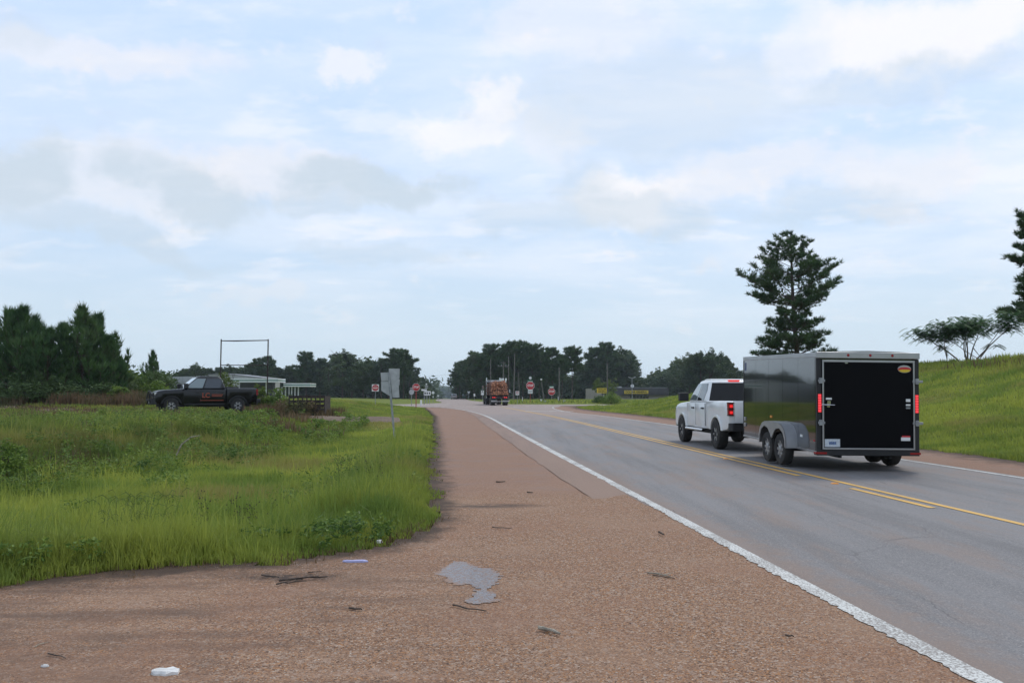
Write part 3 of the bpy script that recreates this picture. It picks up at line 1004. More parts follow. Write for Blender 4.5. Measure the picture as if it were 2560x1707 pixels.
def stuff(name, parts, mat, label, cat):
    Vs, Ts, tt = [], [], []
    k = 0
    for V, T, t in parts:
        Vs.append(V); Ts.append(T + k); tt.append(t); k += len(V)
    me = np_mesh(name, np.concatenate(Vs), np.concatenate(Ts))
    put_attr(me, 'tint', np.concatenate(tt))
    me.materials.append(mat)
    return tag(link(bpy.data.objects.new(name, me)), label, cat, kind='stuff')


def scatter(n, d0, d1, a0=-.72, a1=.72, p=1.0):
    """n points whose density thins with distance, over bearings a0..a1 (as X/Y)"""
    r = rng.uniform(0, 1, n)
    d = d0 * (d1 / d0) ** r if p == 1 else (d0 ** (1 - p) + r * (d1 ** (1 - p) - d0 ** (1 - p))) ** (1 / (1 - p))
    a = rng.uniform(a0, a1, n)
    return a * d, d


# left verge and ditch
x, y = scatter(560000, 6.3, 120, -.72, .02)
e = sd(LEFT, x, y, False)
eF = sd(FARL, x, y)
k = (((e + (vnoise(x, y, .35, 4) - .5) * .5 + (vnoise(x, y, .12, 14) - .5) * .25 > -.06) & (e > -.28)) | (eF > .3))
dtr = np.minimum(dist(np.array([(-46, 58), (-34, 54), (-27, 50.5), (-22, 47.5), (-18, 46)]), x, y, False), dist(np.array([(-12.6, 47), (-8.6, 45.5), (-6.3, 46)]), x, y, False))
k &= (dtr > 1.2) | (rng.uniform(0, 1, len(x)) < .12)
x, y, e = x[k], y[k], e[k]
z = height(x, y)
toe = np.interp(y, TOE[:, 1], TOE[:, 0])
bank = sm((toe + 1.5 - x) / 3)
clump = vnoise(x, y, 1.1, 21) * .6 + vnoise(x, y, .4, 22) * .4
hg = .12 + .30 * clump + .16 * sm((e) / 1.2)
hg *= np.where(y > 60, .7, 1.0)
hg *= .3 + .7 * sm(e / .55 + .15)
hg *= 1 - .55 * sm((y - 34) / 6)
hg *= 1 - .5 * sm((y - 32) / 5) * sm((x + 13.5) / 1.5) * sm((47 - y) / 2) * sm((-5 - x) / 2)
low = sm((x + 3.2) / 1.5) * sm((12 - y) / 3)          # short turf at the corner by the gravel
hg *= 1 - .62 * low
tall = (rng.uniform(0, 1, len(x)) < .045)
hg = np.where(tall, hg * 1.7, hg)
hg *= rng.uniform(.6, 1.15, len(x))
wd = .0045 + .00085 * y
bottom = (1 - bank) * sm((e - .8) / 1.2)
tn = np.clip(.16 + .42 * vnoise(x, y, 2.0, 31) + .28 * rng.uniform(0, 1, len(x)) + .22 * bottom - .42 * bank * sm((vnoise(x, y, 1.3, 33) - .35) / .3) * (y < 44), 0, 1)  # bottom brighter, bank darker: light and dark of the ditch form put into tint
hg *= 1 - .35 * bottom * (y > 13)
bun = vnoise(x, y, .22, 35) > .8
hg = np.where(bun, hg * 1.45, hg)
print('left blades', len(x))
stuff('roadside_grass', [blades(len(x), np.stack([x, y, z], 1), hg, wd, .38, tn)], M['grass'], 'tall bright green grass filling the ditch and the field beside the gravel', 'grass')

# right bank
x, y = scatter(230000, 14, 112, .06, .72)
e = sd(RIGHT, x, y, False)
k = (e + (vnoise(x, y, .35, 4) - .5) * .4 > .05)
x, y, e = x[k], y[k], e[k]
z = height(x, y)
top = sm((z - 2.3) / .8)
hg = (.10 + .16 * vnoise(x, y, 1.3, 41) + .35 * top * vnoise(x, y, .8, 43)) * rng.uniform(.6, 1.2, len(x))
tn = np.clip(.2 + .45 * vnoise(x, y, 3.5, 45) + .35 * rng.uniform(0, 1, len(x)) - .25 * top, 0, 1)
wd = .006 + .0010 * y
print('right blades', len(x))
stuff('bank_grass', [blades(len(x), np.stack([x, y, z], 1), hg, wd, .4, tn)], M['grass'], 'green grass covering the sloping bank beyond the road', 'grass')
# island
x = rng.uniform(-.4, 60, 9000); y = rng.uniform(129.5, 181, 9000)
k = sd(ISLAND, x, y) > .4
x, y = x[k], y[k]
stuff('island_grass', [blades(len(x), np.stack([x, y, height(x, y)], 1), rng.uniform(.15, .5, len(x)), np.full(len(x), .14), .4)], M['grass'], 'grass on the island beyond the junction under the stop signs', 'grass')

# dry, reddish grass in front of the young pines and on the bank
def patchy(n, d0, d1, a0, a1, f, thr):
    x, y = scatter(n, d0, d1, a0, a1)
    e = sd(LEFT, x, y, False)
    k = (e > .6) & (f(x, y) > thr)
    return x[k], y[k]


x1 = rng.uniform(-44, -17.5, 26000); y1 = rng.uniform(54.5, 62, 26000)
k = (x1 / y1 > -.75) & (vnoise(x1, y1, 2.2, 51) > .22) & (x1 / y1 < -.33)
x1, y1 = x1[k], y1[k]
h_1 = rng.uniform(.5, 1.15, len(x1)) * (.45 + .75 * vnoise(x1, y1, 2.0, 52))
x2, y2 = patchy(40000, 15, 46, -.66, -.12, lambda a, b: vnoise(a, b, 1.6, 53) * np.clip((np.interp(b, TOE[:, 1], TOE[:, 0]) + 1.2 - a) / 1.5, 0, 1), .66)
h_2 = rng.uniform(.25, .62, len(x2))
x3 = rng.uniform(-15.2, -10.2, 5000); y3 = rng.uniform(46.5, 51, 5000)
h_3 = rng.uniform(.3, .8, 5000)
x6 = rng.uniform(-38, -13, 30000); y6 = rng.uniform(42, 56, 30000)
k = (x6 / y6 > -.72) & (x6 / y6 < -.30) & (vnoise(x6, y6, 1.6, 59) > .3)
x6, y6 = x6[k], y6[k]
x4, y4 = scatter(60000, 5.8, 30, -.8, .05)
e4 = sd(LEFT, x4, y4, False) + (vnoise(x4, y4, .35, 4) - .5) * .4
k = (np.abs(e4 - .02) < .2) & (vnoise(x4, y4, .5, 55) > .35)
x4, y4 = x4[k], y4[k]
h_4 = rng.uniform(.02, .10, len(x4))
x1 = np.concatenate([x1, x4, x6]); y1 = np.concatenate([y1, y4, y6]); h_1 = np.concatenate([h_1, h_4, rng.uniform(.08, .24, len(x6))])
x5, y5 = scatter(26000, 24, 60, .42, .72)
k = (height(x5, y5) > 2.75) & (vnoise(x5, y5, 1.5, 57) > .55) & (rng.uniform(0, 1, len(x5)) < .35) & (sd(RIGHT, x5, y5, False) > 6)
x5, y5 = x5[k], y5[k]
x3 = np.concatenate([x3, x5]); y3 = np.concatenate([y3, y5]); h_3 = np.concatenate([h_3, rng.uniform(.2, .6, len(x5)) * (.6 + .9 * vnoise(x5, y5, .7, 58))])
X = np.concatenate([x1, x2, x3]); Y = np.concatenate([y1, y2, y3]); Hh = np.concatenate([h_1, h_2, h_3])
stuff('dry_grass', [blades(len(X), np.stack([X, Y, height(X, Y)], 1), Hh, .004 + .001 * Y, .3)], M['dry'], 'brown and reddish dry grass in front of the young pines and in patches on the ditch bank', 'grass')


# leafy weeds on the ditch bank: many small leaves in clumps
def leaves(centers, rad, per, size, flat=.7, up=0.0):
    n = len(centers) * per
    c = np.repeat(centers, per, 0)
    r = np.repeat(rad, per)[:, None]
    d = rng.normal(0, 1, (n, 3)); d /= np.linalg.norm(d, axis=1)[:, None]
    d[:, 2] *= flat
    p = c + d * r * rng.uniform(.35, 1.0, (n, 1))
    p[:, 2] += up
    a = rng.normal(0, 1, (n, 3)); a[:, 2] *= .5; a /= np.linalg.norm(a, axis=1)[:, None]
    b = np.cross(a, rng.normal(0, 1, (n, 3))); b /= np.linalg.norm(b, axis=1)[:, None]
    s = (np.repeat(size, per) if np.ndim(size) else np.full(n, size))[:, None] * rng.uniform(.6, 1.3, (n, 1))
    V = np.stack([p - b * s * .35, p + a * s, p + b * s * .35, p - a * s * .8], 1).reshape(-1, 3)
    i = (np.arange(n) * 4)[:, None]
    T = np.concatenate([i + [0, 1, 2], i + [0, 2, 3]], 0)
    return V, T, np.repeat(rng.uniform(0, 1, n), 4)


x, y = scatter(5200, 14, 44, -.68, -.1)
toe = np.interp(y, TOE[:, 1], TOE[:, 0])
k = (x < toe + .5 + 1.5 * (vnoise(x, y, 2, 61) - .5)) & (vnoise(x, y, 1.5, 62) > .38) & (sd(LEFT, x, y, False) > 3) & (x > toe - 13)
x, y = x[k], y[k]
hw = rng.uniform(.1, .5, len(x))
xb, yb_ = scatter(2600, 7, 26, -.66, 0)
kb = (sd(LEFT, xb, yb_, False) > .15) & (vnoise(xb, yb_, 1.0, 66) > .60)
xb, yb_ = xb[kb], yb_[kb]
x = np.concatenate([x, xb]); y = np.concatenate([y, yb_]); hw = np.concatenate([hw, rng.uniform(.08, .3, len(xb))])
C = np.stack([x, y, height(x, y) + hw], 1)
stuff('bank_weeds', [leaves(C, rng.uniform(.12, .40, len(x)) * (.45 + .55 * sm((y - 12) / 6)), 38, .022 + .0011 * y)], M['weed'], 'leafy green weeds growing over the ditch bank below the pickup', 'weeds')

# ================================================================ trees
def needle_tufts(C, D, ln, wd, per, spread=.9):
    """tufts of thin needles: C centres, D directions, each needle one long triangle"""
    n = len(C) * per
    c = np.repeat(C, per, 0); d = np.repeat(D, per, 0)
    r = rng.normal(0, 1, (n, 3)); r /= np.linalg.norm(r, axis=1)[:, None]
    a = d + r * spread; a /= np.linalg.norm(a, axis=1)[:, None]
    L = np.repeat(ln, per)[:, None] * rng.uniform(.6, 1.15, (n, 1))
    b = np.cross(a, rng.normal(0, 1, (n, 3))); b /= np.linalg.norm(b, axis=1)[:, None]
    w = np.repeat(wd, per)[:, None]
    c = c + r * L * .12
    V = np.stack([c - b * w * .5, c + b * w * .5, c + a * L], 1).reshape(-1, 3)
    T = np.arange(n * 3).reshape(-1, 3)
    return V, T


def crown_obj(name, V, T, mat, parent):
    me = np_mesh(name, V, T)
    me.materials.append(mat)
    return link(bpy.data.objects.new(name, me), parent)


def pine(name, h, base, R, prof, n_limb, seed, rv=(.62, 1.12), sec=.34, tuft=.42, per=16, wd=.055, mat='pine', trunk_r=.2, lean=(0, 0), up=.35, dens=1.0, droop=0.0, spread=.85, eltop=58):
    """a pine: tapered trunk, limbs by height, needle tufts on the outer part of every limb; prof(t) is the crown's reach at t in 0..1"""
    rd = random.Random(seed)
    root = empty(name, (0, 0, 0))
    mb = MB()
    N = 9
    tp = []
    for i in range(N + 1):
        t = i / N
        tp.append(Vector((lean[0] * t + .12 * math.sin(t * 5 + seed), lean[1] * t + .12 * math.cos(t * 4 + seed), h * t - (.4 if i == 0 else 0))))
    mb.tube(tp, [trunk_r * (1 - .88 * (i / N)) + .02 for i in range(N + 1)], 8)

    def trunk_at(z):
        t = max(0, min(1, z / h)) * N
        i = min(N - 1, int(t))
        return tp[i].lerp(tp[i + 1], t - i)
    C = []; D = []; Ls = []
    for k in range(n_limb):
        t = (k + rd.random()) / n_limb
        z = base + (h - base) * t * .985
        az = k * 2.399 + rd.uniform(-.5, .5)
        reach = R * prof(t) * rd.uniform(*rv)
        if reach < .12: reach = .12
        el = math.radians(4 + eltop * t ** 1.6) + rd.uniform(-.12, .12) - droop * (1 - t)
        p = trunk_at(z)
        hd = Vector((math.cos(az), math.sin(az), 0))
        pts = [p]
        n = 6
        for i in range(1, n + 1):
            s = i / n
            e = el + up * s * s * 1.6
            side = Vector((-hd.y, hd.x, 0)) * rd.uniform(-.12, .12)
            pts.append(pts[-1] + (hd * math.cos(e) + Vector((0, 0, math.sin(e))) + side) * (reach / n))
        r0 = max(.012, trunk_r * .30 * (1 - t) + .012)
        mb.tube(pts, [r0 * (1 - .8 * i / n) for i in range(n + 1)], 5, cap=False)
        ns = max(2, int((3 + reach * 4.6) * dens))
        for j in range(ns):
            s = rd.uniform(.25, 1.0) if j > 1 else 1.0
            f = s * n; i = min(n - 1, int(f)); q = pts[i].lerp(pts[i + 1], f - i)
            fw = (pts[i + 1] - pts[i]).normalized()
            sd_ = Vector((-hd.y, hd.x, 0))
            bl = reach * sec * (1.12 - s) * rd.uniform(.3, 1.0) + .1
            dr = (fw * rd.uniform(.4, 1) + sd_ * rd.choice((-1, 1)) * rd.uniform(.2, 1.1) + Vector((0, 0, rd.uniform(-.1, .8)))).normalized()
            e = q + dr * bl
            if bl > .3: mb.tube([q, e], [r0 * .3, .008], 3, cap=False)
            m = 1 + int(bl / .42)
            for a in range(m):
                C.append(e - dr * bl * .8 * a / m + Vector((rd.uniform(-.1, .1), rd.uniform(-.1, .1), rd.uniform(-.06, .1))))
                D.append((dr + Vector((0, 0, .9))).normalized())
                Ls.append(tuft * rd.uniform(.75, 1.25))
    mb.build('trunk', M['bark'], root, smooth=True)
    C = np.array([tuple(c) for c in C]); D = np.array([tuple(c) for c in D]); Ls = np.array(Ls)
    V, T = needle_tufts(C, D, Ls, np.full(len(C), wd), per, spread)
    crown_obj('crown', V, T, M[mat], root)
    print(name, 'tufts', len(C), 'tris', len(T))
    return root


def place(o, u, Y, rz=0.0, scale=1.0, dz=-.1):
    X = (u - 1280) / F * (Y + 0)
    p = at(u, HZ, Y=Y)
    o.location = (p.x, Y, h1(p.x, Y) + dz)
    o.rotation_euler = (0, 0, rz)
    o.scale = (scale,) * 3
    return o


def round_prof(t):
    return max(0.0, (1 - abs(2 * t - .85) ** 2.2)) * .55 + .45 * (1 - t) ** .6


# the lone pine behind the trailer
zb = h1(25.0, 73)


def lone(t):
    v = [(0, .9), (.08, 1.05), (.14, .7), (.26, .78), (.33, .70), (.38, .55), (.43, .95), (.52, 1.04), (.63, .90), (.74, .68), (.84, .48), (.92, .30), (1, .12)]
    return float(np.interp(t, [a for a, b in v], [b for a, b in v]))


big = pine('pine_tree', 15.9 - zb, 1.3, 4.9, lone, 84, 3, tuft=.38, per=14, wd=.055, trunk_r=.25, up=.16, dens=1.5, eltop=22, rv=(.45, 1.12), sec=.58, lean=(-.6, 0))
place(big, 1996, 73, .6)
tag(big, 'tall lone pine with open dark crown rising behind the black trailer', 'tree')
zb = h1(39.8, 60)
edge = pine('pine_tree', 14.2 - zb, 3.2, 3.2, lambda t: (.55 + .45 * math.sin(t * 21) ** 2) * (1 - .55 * t) * 1.25, 70, 9, tuft=.38, per=16, wd=.06, trunk_r=.24, up=.12, dens=1.9, eltop=30, rv=(.5, 1.15), sec=.6)
place(edge, 2622, 60, 2.2)
tag(edge, 'tall pine cut off by the frame above the green bank', 'tree')


# mimosa: several stems fanning into a flat crown of drooping fronds
def mimosa():
    rd = random.Random(5)
    root = empty('mimosa_tree', (0, 0, 0))
    mb = MB(); C = []; D = []
    tips = [(-3.0, 2.45), (-2.1, 2.75), (-1.3, 2.65), (-.6, 2.95), (.2, 3.05), (.9, 3.25), (1.7, 3.1), (2.2, 3.35), (2.8, 3.2), (-1.9, 2.4)]
    for i, (x, z) in enumerate(tips):
        y = rd.uniform(-1.6, 1.6)
        s = Vector((.25 * (1 if x > 0 else -1) * rd.random(), y * .1, 0))
        e = Vector((x, y, z))
        if i % 2 and C: s = fork
        pts = [s]
        for k in range(1, 6):
            t = k / 5
            pts.append(Vector((s.x + (e.x - s.x) * t ** 1.05 + rd.uniform(-.07, .07), s.y + (e.y - s.y) * t, e.z * t ** .9 + rd.uniform(-.05, .05))))
        if not i % 2: fork = pts[2].copy()
        mb.tube(pts, [.055, .046, .036, .028, .02, .011] if not i % 2 else [.03, .027, .022, .018, .014, .009], 6)
        for k in range(120):
            t = rd.uniform(.66, 1.0) * 5
            a = int(min(4, t)); q = pts[a].lerp(pts[a + 1], t - a)
            p2 = q + Vector((rd.gauss(0, .42), rd.gauss(0, .5), rd.uniform(-.08, .22)))
            if k % 10 == 0: mb.tube([q, p2], [.01, .005], 3, cap=False)
            C.append(tuple(p2)); az = rd.uniform(0, 2 * PI)
            D.append((math.cos(az), math.sin(az), rd.uniform(-.25, .12)))
    mb.tube([(-1.55, .1, 1.35), (-1.15, .1, 1.05), (-.8, .1, .75)], .02, 5)
    for k in range(14): C.append((-1.5 + rd.uniform(-.3, .3), .1 + rd.uniform(-.3, .3), 1.35 + rd.uniform(-.1, .15))); D.append((rd.uniform(-1, 1), rd.uniform(-1, 1), -.1))
    for k in range(12): C.append((1.5 + rd.uniform(-.35, .5), rd.uniform(-.3, .3), 1.45 + rd.uniform(-.08, .12))); D.append((rd.uniform(-1, 1), rd.uniform(-1, 1), -.1))
    mb.build('trunk', pbr('mimosa bark', (.13, .11, .09), .9), root, smooth=True)
    # each frond: a drooping midrib with rows of leaflets
    C = np.array(C); D = np.array(D)
    V = []; T = []
    for c, d in zip(C, D):
        d = d / np.linalg.norm(d); s = np.cross(d, (0, 0, 1)); L = random.uniform(.35, .6)
        for j in range(9):
            t = (j + .5) / 9
            p = c + d * L * t + np.array((0, 0, -.22 * L * t * t * 2))
            for sg in (-1, 1):
                w = .17 * (1 - abs(t - .45) * 1.1)
                k = len(V)
                V += [p - d * .05, p + d * .05, p + s * sg * w + d * .03 + np.array((0, 0, -.03))]
                T.append((k, k + 1, k + 2))
    crown_obj('crown', np.array(V), np.array(T), M['mimosa'], root)
    return root


mi = mimosa()
place(mi, 2425, 50, 0, 1.0)
mi.location.z = h1(mi.location.x, 50) - .15
tag(mi, 'small flat topped mimosa tree with several thin stems on the green bank', 'tree')

# young bushy pines at the left
yp = []
for i in range(3):
    o = pine('young_pine', 6.6, .25, 3.0, lambda t: (1 - t) ** .62 * .98 + .05, 84, 20 + i, tuft=.58, per=10, wd=.07, mat='young_pine', trunk_r=.10, up=.85, dens=.72, spread=.36, rv=(.35, 1.3), sec=.5)
    yp.append(o)
spots = [(12, 60, 788, 0, 'young pine at the left end of the dense thicket'), (52, 58, 784, 1, 'spire topped young pine in the thicket, second from its left end'),
         (86, 62, 806, 2, 'young pine in the middle of the thicket between taller spires'), (121, 57, 832, 0, 'low young pine filling the dip in the thicket'),
         (156, 61, 822, 1, 'young pine just left of the tallest one in the thicket'), (203, 59, 783, 2, 'tallest young pine of the thicket, with a ragged wide crown'),
         (243, 63, 800, 0, 'young pine just right of the tallest one in the thicket'), (272, 60, 850, 1, 'short young pine at the right end of the thicket'),
         (378, 70, 885, 2, 'small lone young pine above the brush behind the dark pickup')]
first = {}
for u, Y, top, k, lab in spots:
    z0 = h1((u - 1280) / F * Y, Y)
    sc = (1.6 + (HZ - top) * Y / F - z0) / 6.6
    if k not in first:
        first[k] = yp[k]; o = yp[k]
    else:
        o = dup(yp[k], (0, 0, 0))
    place(o, u, Y, random.uniform(0, 6), sc, -.1)
    if u > 300: o.scale = (sc * .75, sc * .75, sc)
    tag(o, lab, 'tree', 'young pines beside the field')

# crowd trees: a few shapes, each used many times
def broad(name, h, R, z0, mat, seed, n=70, per=34, size=.42, lumps=9):
    rd = np.random.default_rng(seed)
    root = empty(name, (0, 0, 0))
    mb = MB()
    mb.tube([(0, 0, -.5), (.1, 0, h * .3), (0, .1, h * .6), (.05, 0, h * .85)], [.26, .2, .13, .04], 7)
    for i in range(7):
        a = i * 2.4; z = z0 + (h - z0) * (.1 + .1 * i)
        mb.tube([(0, 0, z), (math.cos(a) * R * .5, math.sin(a) * R * .5, z + R * .3), (math.cos(a) * R * .8, math.sin(a) * R * .8, z + R * .55)], [.09, .06, .02], 4, cap=False)
    mb.build('trunk', M['bark'], root, smooth=True)
    # lobes placed over an egg shaped crown, leaf clumps over each lobe
    cz = (h + z0) / 2; rz = (h - z0) / 2
    C = []
    for i in range(lumps):
        t = rd.uniform(-1, 1); a = rd.uniform(0, 2 * PI); q = math.sqrt(max(0, 1 - t * t))
        lc = np.array((math.cos(a) * q * R * .62, math.sin(a) * q * R * .62, cz + t * rz * .68))
        lr = R * rd.uniform(.34, .55)
        m = n // lumps + 3
        d = rd.normal(0, 1, (m, 3)); d /= np.linalg.norm(d, axis=1)[:, None]
        C.append(lc + d * lr * rd.uniform(.55, 1.0, (m, 1)) * (1, 1, .8))
    C = np.concatenate(C)
    V, T, _ = leaves(C, np.full(len(C), R * .15), per, size, .8)
    crown_obj('crown', V, T, M[mat], root)
    return root


def loblolly(seed, h, base, R, light=False):
    prof = lambda t: float(np.interp(t, [0, .2, .45, .7, .88, .97, 1], [.55, .95, 1.0, .85, .56, .30, .14]))
    return pine('pine_tree', h, base, R, prof, 52, seed, tuft=.85, per=8, wd=.24, mat='pine', trunk_r=.2, up=.12, dens=.85, spread=1.2, eltop=34, rv=(.5, 1.15), sec=.5)


var = {'a': loblolly(31, 17, 8.0, 4.2), 'b': loblolly(32, 17, 5.5, 4.8), 'c': loblolly(33, 17, 9.5, 3.8),
       'd': broad('broadleaf_tree', 15, 5.0, 1.5, 'wood_leaf', 41, n=130), 'e': broad('broadleaf_tree', 15, 4.2, 2.0, 'wood_light', 42, n=120, lumps=11),
       'f': broad('broadleaf_tree', 15, 6.0, 3.0, 'wood_leaf', 43, n=150, lumps=13)}
vh = dict(a=17, b=17, c=17, d=15, e=15, f=15)
used_v = set()


def crowd(u, top, Y, kind, lab, grp, wide=1.0):
    if kind in 'abc': wide *= 1.1
    p = at(u, HZ, Y=Y)
    z0 = h1(p.x, Y)
    sc = (1.6 + (HZ - top) * Y / F - z0) / vh[kind]
    if kind in used_v: o = dup(var[kind], (0, 0, 0))
    else: o = var[kind]; used_v.add(kind)
    o.location = (p.x, Y, z0 - .1)
    o.rotation_euler = (0, 0, random.uniform(0, 6.28))
    o.scale = (sc * wide, sc * wide, sc)
    return tag(o, lab, 'tree', grp)


CG = 'trees of the wood right of the road'
LG = 'trees of the wood left of the junction'
RG = 'trees behind the discount store'
center = [(1140, 925, 305, 'd', 'leftmost dark tree of the wood right of the road, overhanging it'), (1150, 906, 290, 'b', 'dark pine at the left shoulder of the wood right of the road'),
          (1166, 888, 275, 'd', 'rounded dark tree left of the log truck'), (1186, 884, 262, 'a', 'pine rising just left of the log truck'),
          (1203, 869, 255, 'd', 'broad dark tree behind the left side of the log truck'), (1226, 865, 250, 'b', 'tall pine directly above the log truck'),
          (1250, 873, 258, 'd', 'dark tree behind the pole with three transformers'), (1268, 865, 248, 'a', 'tall pine just right of the transformer pole'),
          (1286, 859, 245, 'b', 'tallest pine of the central wood'), (1308, 859, 250, 'a', 'tall pine right of the tallest one in the central wood'),
          (1331, 865, 245, 'b', 'pine above the tall stop sign'), (1348, 878, 250, 'c', 'ragged pine at the right shoulder of the tall central pines'),
          (1366, 890, 262, 'd', 'lower dark tree filling the dip left of the rounded pine'), (1381, 874, 240, 'b', 'rounded pine between the two stop signs'),
          (1405, 890, 255, 'c', 'thin pine behind the tall bare utility pole'), (1430, 871, 235, 'c', 'airy lone standing pine with sky showing through its crown'),
          (1452, 897, 250, 'd', 'dark low tree left of the store tree clump'), (1468, 890, 245, 'd', 'dark tree above the left wall of the store'),
          (1490, 874, 240, 'b', 'pine left of the highest one behind the store'), (1519, 862, 238, 'b', 'highest pine behind the store sign'),
          (1546, 863, 242, 'f', 'wide tree just right of the highest pine behind the store'), (1567, 880, 245, 'a', 'pine above the parking lot lamp'),
          (1582, 903, 250, 'c', 'thin pine with side branches right of the lamp'), (1600, 936, 300, 'd', 'low distant tree in the gap right of the store pines'),
          (1622, 925, 290, 'e', 'pale green tree right of the gap'), (1647, 913, 285, 'e', 'pale tree with a rounded top above the store roof end'),
          (1671, 910, 280, 'd', 'dark tree left of the high clump by the white pickup'), (1692, 889, 270, 'e', 'tree with a pale crown climbing towards the high clump'),
          (1724, 879, 262, 'f', 'wide tree above the front of the white pickup'), (1752, 873, 258, 'd', 'dark tree above the cab of the white pickup'),
          (1776, 867, 255, 'f', 'highest tree above the white pickup'), (1800, 878, 258, 'd', 'dark tree right of the highest above the pickup'),
          (1820, 898, 262, 'd', 'tree sloping down towards the trailer'), (1842, 918, 268, 'd', 'low tree meeting the left edge of the trailer')]
for i, (u, top, Y, k, lab) in enumerate(center):
    crowd(u, top, Y + (72 if 1440 < u < 1712 else 0), k, lab, CG if u < 1450 else RG, 1.0 if k in 'abc' else .95)
leftw = [(426, 930, 300, 'd', 'low tree at the left end of the wood behind the metal building'), (446, 921, 295, 'e', 'pale low tree left of the metal building'),
         (466, 914, 290, 'd', 'dark tree above the left end of the metal building'), (488, 904, 285, 'f', 'rounded tree above the cab of the dark pickup'),
         (512, 912, 290, 'd', 'tree just left of the empty sign frame'), (540, 909, 288, 'd', 'dark tree touching the left post of the sign frame'),
         (571, 908, 286, 'f', 'tree seen through the left half of the sign frame'), (590, 911, 290, 'd', 'tree seen through the middle of the sign frame'),
         (613, 901, 284, 'd', 'rounded tree inside the sign frame'), (640, 899, 280, 'a', 'pine seen through the right half of the sign frame'),
         (665, 894, 278, 'b', 'pine standing behind the right post of the sign frame'), (697, 909, 285, 'd', 'low dark tree right of the sign frame'),
         (722, 906, 282, 'd', 'dark tree above the small fuel canopy'), (740, 913, 285, 'e', 'paler tree in the dip right of the small canopy'),
         (766, 884, 270, 'b', 'tall pine rising above the brush right of the canopies'), (799, 885, 268, 'd', 'dense tree beside the tall pine over the green field'),
         (820, 895, 275, 'd', 'dark tree in the notch of the left wood'), (856, 870, 255, 'f', 'tallest tree of the left wood'),
         (880, 874, 258, 'd', 'tree right of the tallest one in the left wood'), (908, 889, 265, 'e', 'paler tree behind the no entry sign'),
         (932, 886, 262, 'e', 'paler tree behind the blank sign panels'), (953, 884, 260, 'd', 'tree just above the blank sign panels'),
         (971, 889, 262, 'd', 'dark tree right above the leaning post'), (988, 876, 262, 'b', 'pine right of the blank sign panels'),
         (1009, 878, 268, 'a', 'last tall pine of the left wood beside the road gap'), (1024, 900, 285, 'd', 'tree stepping down right of the last tall pine'),
         (1035, 922, 305, 'd', 'tree above the left stop sign'), (1048, 936, 330, 'd', 'tree right of the left stop sign, stepping down to the road'),
         (1062, 947, 360, 'd', 'small tree above the white route signs'), (1074, 959, 400, 'd', 'small distant tree at the end of the left wood'),
         (1084, 970, 470, 'd', 'tiny last tree of the left wood before the road gap')]
for u, top, Y, k, lab in leftw:
    crowd(u, top, Y, k, lab, LG, 1.0 if k in 'abc' else .95)
for u, top, Y, k, lab in [(2318, 909, 210, 'd', 'small dark tree just right of the trailer beyond the bank'), (2342, 917, 215, 'd', 'lower dark tree right of its neighbour beyond the bank'),
                          (293, 893, 190, 'f', 'tree peeping out right of the young pine thicket'), (1500, 944, 150, 'e', 'temp')]:
    if lab != 'temp': crowd(u, top, Y, k, lab, 'far trees')
o = broad('broadleaf_tree', 6.5, 3.6, .3, 'lime_leaf', 77, n=70, size=.3)
place(o, 1513, 215); o.scale = (1, 1, (1.6 + (HZ - 941) * 215 / F + .0) / 6.5)
tag(o, 'round yellow green tree behind the yellow store sign', 'tree')
for m_ in M.values(): pass

# undergrowth of the woods, and the woods far along the road
def mass(n, u0, u1, Y0, Y1, topf, rad, per, size):
    u = rng.uniform(u0, u1, n); Y = rng.uniform(Y0, Y1, n)
    X = (u - 1280) / F * Y
    z0 = height(X, Y)
    top = 1.6 + (HZ - topf(u)) * Y / F
    z = z0 + (top - z0) * rng.uniform(.02, 1.0, n) ** 1.0
    return leaves(np.stack([X, Y, z], 1), np.full(n, rad), per, size, .8)


def prof_of(lst, drop):
    us = np.array([a[0] for a in lst]); ts = np.array([a[1] for a in lst])
    return lambda u: np.interp(u, us, ts) + drop


pc = prof_of(center, 22); pl = prof_of(leftw, 20)
dm = lambda u: np.where((u > 1408) & (u < 1450), 940, pc(u))
parts = [mass(3600, 1138, 1860, 312, 345, lambda u: np.minimum(dm(u), 975), 2.0, 16, .85), mass(2600, 425, 1075, 288, 325, lambda u: np.minimum(pl(u), 978), 2.0, 16, .85),
         mass(900, -300, 430, 200, 260, lambda u: 940 + 0 * u, 2.0, 14, .8), mass(900, 1860, 3000, 200, 260, lambda u: 930 + 0 * u, 2.0, 14, .8)]
stuff('undergrowth', parts, M['wood_leaf'], 'dark undergrowth filling the woods behind the junction', 'undergrowth')
parts = [mass(1500, 1060, 1215, 1500, 1800, lambda u: 968 + 5 * vnoise(u, u * 0, 5, 3), 7, 16, 3.4), mass(900, 300, 1100, 620, 700, lambda u: 950 + 0 * u, 5, 12, 2.2), mass(900, 1150, 2700, 620, 700, lambda u: 950 + 0 * u, 5, 12, 2.2)]
stuff('distant_wood', parts, M['wood_leaf'], 'distant wood closing the gap at the end of the road', 'wood')


